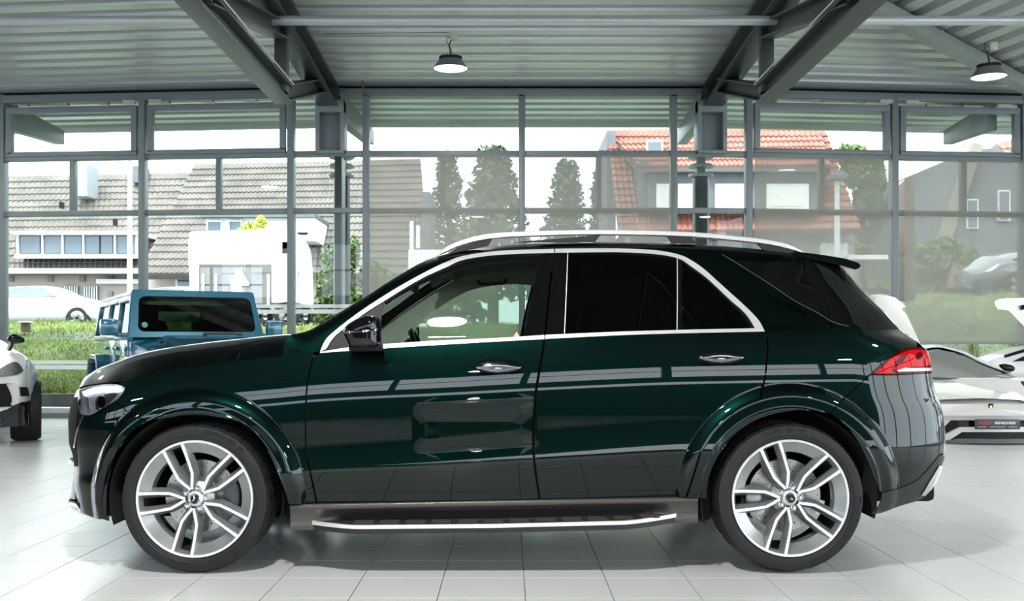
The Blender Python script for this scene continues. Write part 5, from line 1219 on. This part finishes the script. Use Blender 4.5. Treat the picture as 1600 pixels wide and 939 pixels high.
# raised doors: thick curved shells
def sdoor(side):
    pl = [(1370, 463, 12.9), (1387, 461.5, 12.9), (1400, 465, 12.9), (1412, 475, 12.9), (1416.5, 478.5, 12.9), (1411, 483, 12.9), (1418, 492, 12.8), (1440, 539, 12.15), (1405, 545, 12.2), (1385, 520, 12.6), (1360, 480, 12.9)] if side < 0 else \
         [(1553, 472, 12.9), (1560, 468.5, 12.9), (1576, 466.5, 12.9), (1600, 467, 12.9), (1640, 475, 12.9), (1668, 500, 12.7), (1680, 560, 12.15), (1640, 560, 12.15), (1600, 510, 12.6), (1576, 485.5, 12.85), (1560, 483, 12.9), (1555, 480, 12.9)]
    v = [P(*p)-O for p in pl]; n = len(v); off = Vector((side*.05, .10, .02)); mb = MB(); mb.add(v+[p+off for p in v], [tuple(range(n)), tuple(range(2*n-1, n-1, -1))]+[(i, i+n, (i+1) % n+n, (i+1) % n) for i in range(n)])
    d = mb.build('raised_door', M['white_paint'], sc, bevel=.012)
    w = [(1380, 478), (1390, 481), (1400, 492), (1398, 496), (1386, 487)] if side < 0 else [(1591, 478), (1600, 476), (1625, 480), (1640, 500), (1600, 491)]
    mb = MB(); v = [P(a, b, 12.84)-O for a, b in w]; mb.prism(v, (0, .01, 0)); mb.build('door_window', M['black_gloss'], d, smooth=False)
sdoor(-1); sdoor(1)
for (x, y) in ((-.86, .95), (.80, .95), (-.86, 3.7), (.80, 3.7)): simple_wheel((x, y, .35), .35, .26, sc, 'x', M['rim_dark'])
# plate and shield
mb = MB(); c = P(1558.3, 662.8, 11.58)-O; mb.box(c, (.512, .015, .113)); pl = mb.build('number_plate', mat('anthracite_plate', (.035, .04, .045), .35), sc, bevel=.006)
text_at('ASG', .058, mat('red_lettering', (.45, .03, .035), .5), 'plate_lettering_red', c+Vector((-.145, -.009, .016)), parent=pl, sx=1.35, bold=.0012)
text_at('REMSCHEID', .036, M['white_letter'], 'plate_lettering_white', c+Vector((.085, -.009, .013)), parent=pl, sx=1.25, bold=.0008)
text_at('AUTOHAUS', .018, M['white_letter'], 'plate_lettering_small', c+Vector((0, -.009, -.030)), parent=pl, sx=1.3, spacing=1.5)
for s in (-1, 1): mb = MB(); mb.box(c+Vector((s*.175, -.009, -.030)), (.10, .002, .004)); mb.build('plate_line', M['white_letter'], pl)
mb = MB(); e = P(1554, 636, 11.80)-O; e.y = dS(1554, 636)-11.7-.012; sh = [(-.030, .030), (0, .036), (.030, .030), (.026, -.012), (0, -.042), (-.026, -.012)]; mb.prism([e+Vector((a, 0, b)) for a, b in sh], (0, .01, 0)); em = mb.build('shield_badge', M['black_gloss'], sc, smooth=False)
mb = MB(); mb.prism([e+Vector((a*.55, -.003, b*.55)) for a, b in ((-.03, .0), (-.01, .03), (.03, .02), (.02, -.01), (.03, -.03), (-.01, -.02))], (0, .003, 0)); mb.build('badge_figure', mat('gold', (.7, .5, .15), .3, 1.), em, smooth=False)

# ---------------------------------------------------------------- outdoors
def bank_top(x): return 1.60+.75*float(sm((x-1)/7.))+.25*math.sin(x*.5)*.3
def bank_z(x, y):
    t = max(0, min(1, (y-17.35)/6.2)); return .30+(bank_top(x)-.30)*(t**.8)+.03*math.sin(x*3.1+y*2)*t
M['grass'] = mat('grass_soil', (.13, .18, .06), .9, 0, .5, 2.5, bump=.4, bscale=30)
M['blade'] = mat('grass_blades', (.25, .31, .085), .7, 0, .6, .9)
M['asphalt'] = mat('asphalt', (.22, .225, .23), .9, 0, .1, 2)
M['paving'] = mat('pale_paving', (.28, .29, .31), .8, 0, .1, 5)
mb = MB(); mb.grid([[(x, y, bank_z(x, y)) for x in np.linspace(-20, 20, 81)] for y in np.linspace(17.35, 23.6, 22)]); tag(mb.build('grass_bank', M['grass'], recalc=False), 'green grass bank rising outside the window wall', 'grass', kind='stuff')
mb = MB(); rows = [[(x, y, bank_top(x)-.02) for x in np.linspace(-60, 60, 121)] for y in (23.5, 60)]
rows = [[(x, y, bank_top(max(-20, min(20, x)))-.02+(0 if y < 40 else 0)) for x in np.linspace(-60, 60, 121)] for y in (23.5, 100)]
mb.grid(rows); tag(mb.build('street_ground', M['asphalt'], recalc=False), kind='structure')
mb = MB(); mb.box((0, 16.9, .02), (40, 1.6, .16)); tag(mb.build('path_ground', M['paving'], smooth=False), kind='structure')
mb = MB(); mb.box((0, 25, -.3), (160, 90, .2)); tag(mb.build('soil_ground', M['asphalt'], smooth=False), kind='structure')
mb = MB(); mb.box((0, 17.28, .17), (40, .14, .28)); tag(mb.build('kerb_wall', mat('dark_concrete_kerb', (.13, .125, .115), .9, var=.3, scale=3), smooth=False), kind='structure')
rg = random.Random(3); mb = MB(); V = []; Fc = []
for k in range(80000):
    y = 17.4+6.3*rg.random()**1.3; x = (rg.random()*1.12-.56)*y*1.02
    z = bank_z(x, y); h = .03+.075*rg.random()**1.5; w = .007+.009*rg.random(); a = rg.random()*3.14; lx, ly = rg.uniform(-.06, .06), rg.uniform(-.05, .05)
    n = len(V); V += [(x-w*math.cos(a), y-w*math.sin(a), z-.01), (x+w*math.cos(a), y+w*math.sin(a), z-.01), (x+lx, y+ly, z+h)]; Fc.append((n, n+1, n+2))
me = bpy.data.meshes.new('grass_blades'); me.from_pydata(V, [], Fc); me.materials.append(M['blade']); o = bpy.data.objects.new('grass_blades', me); COL.objects.link(o); tag(o, 'fine green grass blades growing on the bank', 'grass', kind='stuff')

def roof(parent, bl, br, tr_, tl_, nr, nc, mt, name='roof_tiles'):
    O = parent.location; bl, br, tr_, tl_ = [Vector(v)-O for v in (bl, br, tr_, tl_)]
    nrm = (br-bl).cross(tl_-bl).normalized()
    if nrm.y > 0: nrm = -nrm
    V = []; Fc = []; pt = lambda u, v: (bl*(1-u)+br*u)*(1-v)+(tl_*(1-u)+tr_*u)*v
    rr_ = random.Random(5)
    for j in range(nr):
        sh = .5*(j % 2)*0
        for i in range(nc):
            u0 = i/nc; u1 = (i+1)/nc; um = (u0*.55+u1*.45); v0 = (j-.08)/nr; v1 = (j+1)/nr; e = rr_.uniform(-.006, .006)
            n = len(V)
            for v, h in ((v0, .075+e), (v1, .012)):
                V += [pt(u0, v)+nrm*(h-.01), pt(um, v)+nrm*(h+.035), pt(u1, v)+nrm*(h-.02)]
            V += [pt(u0, v0)-nrm*.02, pt(um, v0)-nrm*.02, pt(u1, v0)-nrm*.02]
            Fc += [(n, n+1, n+4, n+3), (n+1, n+2, n+5, n+4), (n+6, n+7, n+1, n), (n+7, n+8, n+2, n+1)]
    mb = MB(); mb.add(V, Fc); o = mb.build(name, mt, parent, recalc=False, smooth=False); o['kind'] = 'stuff'
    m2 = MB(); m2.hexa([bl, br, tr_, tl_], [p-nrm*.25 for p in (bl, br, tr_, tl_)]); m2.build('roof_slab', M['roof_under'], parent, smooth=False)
    return o
M['roof_under'] = mat('dark_roof_underlay', (.12, .11, .10), .9)  # even dark grey-brown for the slab beneath the tiles
M['brown_tile'] = mat('grey_brown_roof_tile', (.165, .15, .135), .75, 0, .25, 1.2)
M['red_tile'] = mat('red_roof_tile', (.30, .125, .095), .7, 0, .25, 1.2)
M['cream'] = mat('cream_render', (.42, .37, .33), .9, 0, .06, 1)
M['white_wall'] = mat('white_render', (.85, .85, .83), .8, 0, .03, 1)
M['slate'] = mat('grey_slate_cladding', (.14, .15, .165), .8, 0, .12, 3)
M['house_glass'] = mat('dark_house_window', (.10, .13, .16), .12, 0, .2, .8, coat=.5)
M['white_frame'] = mat('white_window_frame', (.82, .83, .83), .5)
def pbox(parent, x0, x1, y0, y1, d, dep, mt, name, bev=0):
    a = P(x0, y1, d)-parent.location; b = P(x1, y0, d)-parent.location
    mb = MB(); mb.box(((a.x+b.x)/2, a.y+dep/2, (a.z+b.z)/2), (abs(b.x-a.x), dep, abs(b.z-a.z))); return mb.build(name, mt, parent, bevel=bev, smooth=False)
def window(parent, x0, x1, y0, y1, d, glass=None):
    f = pbox(parent, x0, x1, y0, y1, d, .12, M['white_frame'], 'window'); s = (x1-x0)*.08+.6
    g = pbox(parent, x0+s, x1-s, y0+s, y1-s, d-.02, .05, glass or M['house_glass'], 'pane'); g.parent = f; return f
# long brown-roofed terrace, left
h1 = empty('terraced_house', P(110, 480, 42)); tag(h1, 'long cream house with brown tiled roof and wide dormer, far left', 'building')
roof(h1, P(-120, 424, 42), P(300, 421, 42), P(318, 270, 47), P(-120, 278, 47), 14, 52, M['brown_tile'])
pbox(h1, -120, 300, 415, 500, 43, 6, M['cream'], 'wall')
d = 41.4
dm = pbox(h1, 24, 214, 365, 402, d+.3, 3, M['slate'], 'dormer'); pbox(h1, 16, 216, 361, 366, d-.2, 3.6, mat('white_gutter', (.75, .76, .76), .6), 'dormer_roof'); pbox(h1, 22, 216, 397, 403, d, .4, M['white_wall'], 'dormer_sill')
for (a, b) in ((30, 62), (68, 95), (99, 127), (132, 155), (158, 176), (182, 212)): pbox(h1, a, b, 368, 396, d+.2, .12, M['house_glass'], 'dormer_pane')
for a in (27, 65.5, 97, 129.5, 179, 213): pbox(h1, a-1.4, a+1.4, 366, 398, d+.1, .2, M['white_frame'], 'dormer_post')
ch = pbox(h1, 112, 136, 256, 306, 44.5, 1.2, mat('grey_chimney', (.30, .33, .35), .8), 'chimney'); pbox(h1, 207, 222, 259, 285, 46, 1.0, M['slate'], 'chimney')
for (a, b) in ((94, 318), (178, 345)): pbox(h1, a-1.6, a+1.6, b-3, b+7, 41.8-.0, .3, M['void'], 'vent_pipe')
pbox(h1, -100, 300, 419, 427, 41.8, .3, mat('pale_eaves', (.66, .66, .64), .7), 'gutter')
for (a, b) in ((99, 122), (130, 153)):
    w = pbox(h1, a, b, 447, 478, 42.9, .1, M['house_glass'], 'barred_window')
    for k in range(6): q = pbox(h1, a+k*(b-a)/6+1, a+k*(b-a)/6+2.2, 447, 478, 42.8, .1, M['white_frame'], 'window_bar'); q.parent = w
for a in (12, 74, 124, 168, 234): pbox(h1, a, a+8, 428, 440, 42.9, .15, mat('brown_beam', (.30, .22, .16), .8) if a == 12 else bpy.data.materials['brown_beam'], 'beam_end')
pbox(h1, 150, 250, 436, 443, 42.6, .8, M['white_wall'], 'awning'); pbox(h1, 168, 175, 455, 463, 42.9, .1, M['house_glass'], 'letter_box')
# middle house with the big steep roof
h2 = empty('steep_roof_house', P(420, 480, 37)); tag(h2, 'house with a broad steep brown tiled roof behind the white van', 'building')
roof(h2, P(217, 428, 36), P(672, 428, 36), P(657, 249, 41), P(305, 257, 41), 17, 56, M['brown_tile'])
pbox(h2, 225, 668, 415, 500, 37, 6, M['cream'], 'wall')
pbox(h2, 657, 672, 300, 440, 37.2, 3, M['slate'], 'gable_edge')
q = pbox(h2, 322, 480, 338, 372, 35.6, 3, M['white_wall'], 'dormer'); pbox(h2, 312, 492, 333, 339, 35.2, 4, M['slate'], 'dormer_roof')
pbox(h2, 460, 492, 338, 376, 35.4, 3, M['white_wall'], 'dormer_side')
window(h2, 322, 347, 344, 366, 35.5); window(h2, 356, 378, 344, 366, 35.5); pbox(h2, 462, 480, 363, 366, 35.3, .1, M['void'], 'vent_slot')
window(h2, 274, 305, 434, 450, 36.9); pbox(h2, 640, 646, 345, 395, 36.4, .2, M['white_frame'], 'window_strip'); pbox(h2, 650, 656, 352, 388, 36.4, .2, M['white_frame'], 'window_strip')
pbox(h2, 638, 700, 390, 440, 33, .3, M['white_wall'], 'garden_wall')
# red-roofed house, right of centre
h3 = empty('red_roof_house', P(1150, 460, 34)); tag(h3, 'grey house with red tiled mansard roof behind the car roof and rear spoiler', 'building')
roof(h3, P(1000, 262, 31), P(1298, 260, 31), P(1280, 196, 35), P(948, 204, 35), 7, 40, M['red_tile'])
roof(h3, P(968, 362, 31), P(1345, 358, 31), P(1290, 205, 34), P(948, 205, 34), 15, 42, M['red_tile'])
pbox(h3, 985, 1335, 352, 470, 32, 6, mat('grey_brown_wall', (.30, .29, .27), .8), 'wall')
pbox(h3, 1012, 1284, 262, 330, 30.8, 3, M['slate'], 'dormer'); pbox(h3, 1000, 1012, 250, 330, 31.0, 2.5, mat('dark_slate', (.12, .13, .14), .8), 'dormer_cheek')
pbox(h3, 1010, 1290, 262, 268, 30.4, 1, mat('dark_gutter', (.10, .10, .10), .7), 'dormer_gutter')
for (a, b) in ((1026, 1052), (1060, 1084), (1118, 1164), (1198, 1264)): f = window(h3, a, b, 287, 328, 30.7, M['white_wall'])
for (a, b) in ((1010, 1036),): w = window(h3, a, b, 219, 237, 32.2)
pbox(h3, 1282, 1325, 380, 418, 31.9, .15, M['white_frame'], 'shuttered_window'); pbox(h3, 1325, 1390, 398, 405, 31.7, .6, M['white_wall'], 'terrace_edge')
pbox(h3, 948, 962, 205, 480, 33.5, 3, M['slate'], 'gable_edge'); pbox(h3, 1060, 1135, 358, 372, 31.0, 1, mat('dark_carport', (.10, .09, .08), .8), 'porch_roof')
# grey gable house, far right
h4 = empty('gable_house', P(1560, 460, 30)); tag(h4, 'dark grey gabled house with small white windows at the far right', 'building')
gp = [(1455, 470), (1466, 400), (1478, 340), (1500, 285), (1524, 232), (1565, 232), (1720, 420), (1720, 470)]
mb = MB(); mb.prism([P(a, b, 30)-h4.location for a, b in gp], (0, 8, 0)); mb.build('gable_wall', M['slate'], h4, smooth=False)
roof(h4, P(1640, 330, 29.5), P(1720, 420, 29.5), P(1640, 200, 34), P(1556, 225, 34), 10, 8, M['red_tile'])
mb = MB(); mb.bar(P(1466, 400, 29.8)-h4.location, P(1526, 226, 29.8)-h4.location, .3, .3); mb.build('verge_board', mat('brown_verge', (.25, .22, .19), .8), h4)
window(h4, 1511, 1529, 311, 357, 29.9); window(h4, 1560, 1579, 297, 345, 29.9)
# brown slab pylon
mb = MB(); a = P(1405, 470, 20.5); b = P(1429, 280, 20.5); mb.prism([(0, 0, 0), (b.x-a.x, 0, 0), (b.x-a.x, 0, b.z-a.z), (b.x-a.x-.18, 0, b.z-a.z), (0, 0, b.z-a.z-.12)], (0, .35, 0)); o = mb.build('pylon_sign', mat('brown_pylon', (.20, .165, .145), .6), smooth=False); o.location = a
tag(o, 'tall plain dark brown sign slab beside the mullion right of the car', 'sign')
# street lamps
for (px, yt, yb, d, lab, cap) in ((1308, 277, 470, 26, 'grey street lamp with a flat dark head in front of the red-roofed house', 1), (203, 250, 470, 30, 'thin pale lamp post in front of the left house', 0)):
    a = P(px, yb, d); t = P(px, yt, d).z-a.z; mb = MB(); mb.tube([(0, 0, 0), (0, 0, t)], [.085, .06], 12); o = mb.build('street_lamp', mat('pale_pole', (.55, .58, .60), .5)); o.location = a; tag(o, lab, 'street lamp')
    if cap: mb = MB(); mb.box((.0, 0, t), (.42, .4, .16)); mb.box((-.0, 0, t+.1), (.3, .3, .06)); mb.build('lamp_head', M['slate'], o, bevel=.03)
# hedge, fence, barrier, stump
def leaves(parent, pts, n, size, mt, name, seed=1):
    r = random.Random(seed); V = []; Fc = []
    for k in range(n):
        c, rad = r.choice(pts); 
        while True:
            v = Vector((r.uniform(-1, 1), r.uniform(-1, 1), r.uniform(-1, 1)))
            if .25 < v.length < 1: break
        v = v.normalized()*(.55+.5*r.random()**.6)
        p = Vector(c)+Vector((v.x*rad[0], v.y*rad[1], v.z*rad[2])); s = size*r.uniform(.6, 1.3)
        a = Vector((r.uniform(-1, 1), r.uniform(-1, 1), r.uniform(-1, 1))).normalized(); b = a.cross(Vector((r.uniform(-1, 1), r.uniform(-1, 1), r.uniform(-1, 1)))).normalized()
        m = len(V); V += [p-a*s, p+b*s*.5, p+a*s, p-b*s*.5]; Fc.append((m, m+1, m+2, m+3))
    me = bpy.data.meshes.new(name); me.from_pydata(V, [], Fc); me.materials.append(mt); o = bpy.data.objects.new(name, me); COL.objects.link(o); o.parent = parent; o['kind'] = 'stuff'; return o
M['leaf'] = mat('green_leaves', (.13, .20, .055), .7, 0, .5, .8); M['leaf_dark'] = mat('dark_conifer_needles', (.10, .13, .075), .8, 0, .4, .8)
M['leaf_yellow'] = mat('yellow_green_leaves', (.55, .58, .15), .7, 0, .3, .8); M['bark'] = mat('bark', (.12, .09, .07), .9, 0, .3, 4)
def tree(px, yt, yb, d, wpx, kind, lab, name='tree', n=6000, size=.10, seed=1):
    base = P(px, yb, d); base.z = bank_top(max(-20, min(20, base.x)))-.05 if d > 23.6 else base.z; top = P(px, yt, d); h = top.z-base.z; w = wpx*d/F/2
    r = empty(name, base); tag(r, lab, 'tree' if name.endswith('tree') else 'bush'); rn = random.Random(seed)
    if kind == 'conifer':
        mb = MB(); mb.tube([(0, 0, 0), (.05, 0, h*.5), (0, 0, h*.97)], [w*.10, w*.07, .02], 8); blobs = []
        for k in range(26):
            z = h*(.22+.74*k/26); rr = w*(1.05-z/h*.92)+.1; a = rn.random()*6.28
            for s in range(3): q = a+s*2.1; blobs.append(((math.cos(q)*rr*.6, math.sin(q)*rr*.6, z-.1*rr), (rr*.5, rr*.5, h*.022+.05))); mb.bar((0, 0, z), (math.cos(q)*rr*.9, math.sin(q)*rr*.9, z-.15*rr), .05, .05)
        mb.build('trunk', M['bark'], r); leaves(r, blobs, n, size, M['leaf_dark'], 'foliage', seed)
    else:
        mb = MB(); mb.tube([(0, 0, 0), (.05*w, 0, h*.3), (0, 0, h*.7)], [max(.03, w*.09), max(.02, w*.07), .02], 8); blobs = []
        for k in range(22):
            a = rn.random()*6.28; z = h*(.30+.62*rn.random()); e = math.sqrt(max(.05, 1-((z/h-.58)/.45)**2)); q = w*.75*e*rn.random()**.5; c = (math.cos(a)*q, math.sin(a)*q*.8, z)
            blobs.append((c, (w*.28, w*.28, min(h*.13, w*.3)))); mb.bar((0, 0, h*.3+rn.random()*h*.2), c, max(.015, w*.025), max(.015, w*.025))
        if kind == 'bush': blobs += [((rn.uniform(-.6, .6)*w, 0, h*.2*rn.random()), (w*.35, w*.3, h*.2)) for _ in range(8)]
        mb.build('trunk', M['bark'], r); leaves(r, blobs, n, size, M['leaf_yellow'] if kind == 'yellow' else M['leaf'], 'foliage', seed)
    return r
tree(770, 215, 470, 38, 190, 'conifer', 'large dark conifer behind the centre windows, left of the centre mullion', 'conifer_tree', 4200, .15, 2)
tree(885, 238, 470, 41, 130, 'conifer', 'slimmer dark conifer right of the centre mullion', 'conifer_tree', 2600, .14, 3)
tree(700, 225, 470, 44, 110, 'conifer', 'distant conifer beside the edge of the brown roof', 'conifer_tree', 2200, .15, 4)
tree(938, 255, 470, 40, 60, 'conifer', 'narrow conifer against the red-roofed house gable', 'conifer_tree', 1300, .14, 5)
tree(1345, 205, 470, 36, 105, 'broad', 'light green broad-leaved tree right of the red-roofed house', 'broadleaf_tree', 7000, .13, 6)
tree(1478, 330, 470, 34, 60, 'broad', 'small dark tree beside the grey gabled house', 'broadleaf_tree', 2500, .12, 7)
tree(1480, 372, 462, 26.5, 150, 'bush', 'broad clipped green hedge below the grey gabled house', 'hedge', 9000, .09, 8)
tree(545, 372, 492, 25, 130, 'bush', 'leafy green shrub behind the left round column', 'shrub', 9000, .07, 9)
tree(395, 330, 400, 33, 62, 'yellow', 'yellow-green shrub behind the roof of the white van', 'shrub', 3500, .09, 10)
tree(720, 395, 500, 27, 120, 'bush', 'green shrub behind the windscreen of the green car', 'shrub', 5000, .09, 11)
tree(1395, 440, 500, 24.5, 90, 'bush', 'low green shrub below the plain brown sign slab', 'shrub', 5000, .07, 12)
for i_, (y_, x_) in enumerate(((8.5, 14.5), (11, 13.6), (14.5, 14.8))):  # unseen shrubs, added to darken the window reflections in the rear bumper
    tree(CX+x_*F/y_, CY-(3.0+.4*(i_ % 2))*F/y_, CY+H*F/y_, y_, 3.2*F/y_, 'bush', ('tall green shrub added outside the right glazed wall, out of frame', 'second green shrub added outside the right glazed wall, out of frame', 'third green shrub added outside the right glazed wall, out of frame', 'shrub added at the outer right corner of the hall, out of frame')[i_], 'shrub', 2500, .12, 20+i_)
f = empty('picket_fence', P(1515, 445, 26)); tag(f, 'short white picket fence beside the grey parked hatchback', 'fence')
for k in range(6):
    mb = MB(); x = (k-2.5)*.075*1.0; mb.box((x, 0, .22), (.045, .03, .50)); mb.build('picket', M['white_frame'], f, smooth=False)
mb = MB(); mb.box((0, .03, .38), (.46, .03, .04)); mb.box((0, .03, .06), (.46, .03, .04)); mb.build('rail', M['white_frame'], f, smooth=False)
mb = MB(); a = P(1492, 445, 26); mb.box((0, 0, .2), (.3, .3, .55)); o = mb.build('gate_pillar', mat('brick_brown_pillar', (.30, .19, .15), .8), smooth=False); o.location = a; tag(o, 'low reddish brown gate pillar left of the white picket fence', 'pillar')
mb = MB(); a = P(1405, 440, 21.5); q = lambda x, y: P(x, y, 21.5)-a; mb.bar(q(1408, 440), q(1430, 436), .06, .05); mb.bar(q(1428, 436), q(1433, 449), .05, .05); mb.bar(q(1409, 440), q(1407, 452), .05, .05)
o = mb.build('road_barrier', mat('red_barrier', (.65, .12, .08), .6)); o.location = a; tag(o, 'small red barrier frame at the foot of the plain brown sign slab', 'barrier')
mb = MB(); a = P(40, 519, 21.8); mb.lathe([(0, 0), (.09, 0), (.10, .1), (.09, .20), (0, .21)], 14); o = mb.build('tree_stump', M['bark']); o.location = a; tag(o, 'cut brown tree stump on the grass bank at the left', 'stump')
MB().lathe([(.095, .195), (.15, .21), (.13, .235), (0, .24)], 14).build('cut_top', mat('pale_cut_wood', (.60, .52, .42), .8), o)
# parked vehicles on the street
def side_car(name, lab, outline, d, hw, mt, windows=(), wheels=(), rr=.28, group=None):
    c0 = outline[0]; O = P(c0[0], 500, d+hw); r = empty(name, O); tag(r, lab, 'car', group)
    pts = [((a-CX)*d/F-O.x, H+(CY-b)*d/F-O.z) for a, b in outline]
    inflate('body', pts, hw, mt, 0, parent=r, rr=rr, step=.12)
    for w in windows:
        pts = [((a-CX)*d/F-O.x, H+(CY-b)*d/F-O.z) for a, b in w]; mb = MB(); mb.prism([(x, -hw-.02, z) for x, z in pts], (0, 2*hw+.04, 0)); mb.build('side_window', M['car_window'], r, smooth=False)
    for (a, b, R) in wheels:
        for s in (-1, 1): simple_wheel(((a-CX)*d/F-O.x, s*(hw-.10), H+(CY-b)*d/F-O.z), R, .2, r, 'y')
    return r
M['car_window'] = mat('pale_car_window', (.22, .25, .27), .12, 0, .2, 1, coat=.5)
M['silver_paint'] = mat('silver_car_paint', (.26, .28, .32), .3, .4, .03, 4, coat=1)
M['bright_white'] = mat('bright_white_paint', (.86, .87, .88), .4, 0, .02, 3, coat=.5)
side_car('parked_car', 'white car parked on the street at the far left behind the grass', catmull([(-90, 505), (-95, 478), (-70, 468), (-45, 452), (-10, 446), (40, 444), (67, 446), (85, 451), (113, 463), (142, 469), (154, 476), (157, 488), (156, 505)], 3), 29, .9, M['bright_white'],
    [[(12, 463.5), (12, 451), (38, 447.5), (57, 448.5), (71, 453), (88, 463.5)], [(8, 463.5), (8, 451), (-20, 451.5), (-42, 458), (-45, 464)]], [(120, 497, .33), (-55, 497, .33)])
side_car('parked_car', 'white car parked behind the roof of the blue off-roader', catmull([(150, 500), (160, 480), (185, 462), (215, 451), (250, 446), (285, 447), (305, 456), (330, 466), (340, 500)], 3), 32.5, .85, M['bright_white'],
    [[(215, 462), (232, 452), (262, 449), (285, 452), (288, 462)]], [(190, 498, .33), (310, 498, .33)])
side_car('parked_car', 'grey hatchback parked beside the white picket fence at the right edge', catmull([(1528, 440), (1527, 425), (1529, 418), (1540, 410), (1550, 402), (1562, 395), (1580, 392), (1605, 388), (1640, 388), (1680, 400), (1700, 425), (1700, 444), (1600, 447), (1556, 447)], 3), 24, .85, M['silver_paint'],
    [[(1584, 404), (1600, 396), (1625, 393), (1655, 396), (1662, 406)]], [(1592, 443, .33), (1675, 443, .33)])
# white horse van
d = 27.5; O = P(310, 500, d); v = empty('horse_transporter', O); tag(v, 'white horse transporter van with grey side panels behind the blue off-roader', 'van')
ol = catmull([(308, 480), (309, 440), (307, 400), (309, 368), (314, 364)], 3)+catmull([(400, 362), (450, 358), (466, 366), (478, 385), (482, 420), (484, 480)], 3)
pts = [((a-CX)*d/F-O.x, H+(CY-b)*d/F-O.z) for a, b in ol]; inflate('body', pts, 1.0, M['bright_white'], 0, parent=v, rr=.10, step=.06)
def vb(n, x0, x1, y0, y1, mt, y=-1.02, t=.03): return pbox(v, x0, x1, y0, y1, d+y, t+.04, mt, n)
lg = mat('pale_grey_panel', (.25, .25, .27), .6); bg = mat('beige_grey_frame', (.13, .12, .115), .6)
vb('side_frame', 311, 424, 413, 478, bg, -1.01); vb('side_panel', 313, 328, 418, 444, lg); vb('side_panel', 333, 410, 418, 444, lg); vb('side_panel', 313, 328, 447, 474, lg); vb('side_panel', 333, 410, 447, 474, lg); vb('rear_window', 443, 467, 422, 472, lg, -.98)
for a in (315, 335, 417): vb('post', a, a+4, 428, 478, M['white_frame'], -1.05)
vb('mirror_bracket', 441, 456, 378, 396, lg, -1.0)
# horse-head motif: a flat white decal in the shape of a head and neck
hp = catmull([(363, 434), (368, 426), (370, 418), (373, 423), (378, 417), (379, 425), (384, 434), (389, 442), (388, 447), (381, 446), (377, 448), (380, 455), (378, 462), (371, 478), (365, 478), (362, 460), (361, 448), (359, 438)], 3, True)
mb = MB(); mb.prism([P(a, b, d-1.06)-O for a, b in hp], (0, .02, 0)); mb.build('horse_head_decal', M['bright_white'], v, smooth=False)
for s in (-1, 1): simple_wheel((P(395, 480, d).x-O.x, s*.9, .12), .34, .2, v, 'y'); simple_wheel((P(460, 480, d).x-O.x, s*.9, .12), .34, .2, v, 'y')
mb = MB(); c = P(395, 478, d-.1)-O; mb.tube([c+Vector((.50*math.cos(t), 0, .42*math.sin(t))) for t in np.linspace(0, math.pi, 14)], .04, 8); mb.build('wheel_arch', M['white_frame'], v)
# white estate car standing behind the photographer, mirrored in the doors
rc = empty('mirrored_car', (-.6, -4.2, 0), math.pi); tag(rc, 'white car opposite, seen only as a pale reflection in the green doors', 'car')
loft_car(rc, [(-2.3, .70, .30, .60, .62, .5), (-2.1, .85, .25, .80, .83, .6), (-1.2, .92, .2, .95, .98, .7), (-.5, .92, .2, .98, 1.42, .62), (.6, .92, .2, .98, 1.46, .62), (1.6, .92, .2, .98, 1.40, .6), (2.2, .88, .25, .95, 1.0, .6), (2.35, .8, .3, .8, .82, .6)], 0, M['white_paint'], M['black_gloss'])
for (x, y) in ((-.80, -1.45), (.80, -1.45), (-.80, 1.45), (.80, 1.45)): simple_wheel((x, y, .34), .34, .22, rc, 'x', M['rim_dark'])
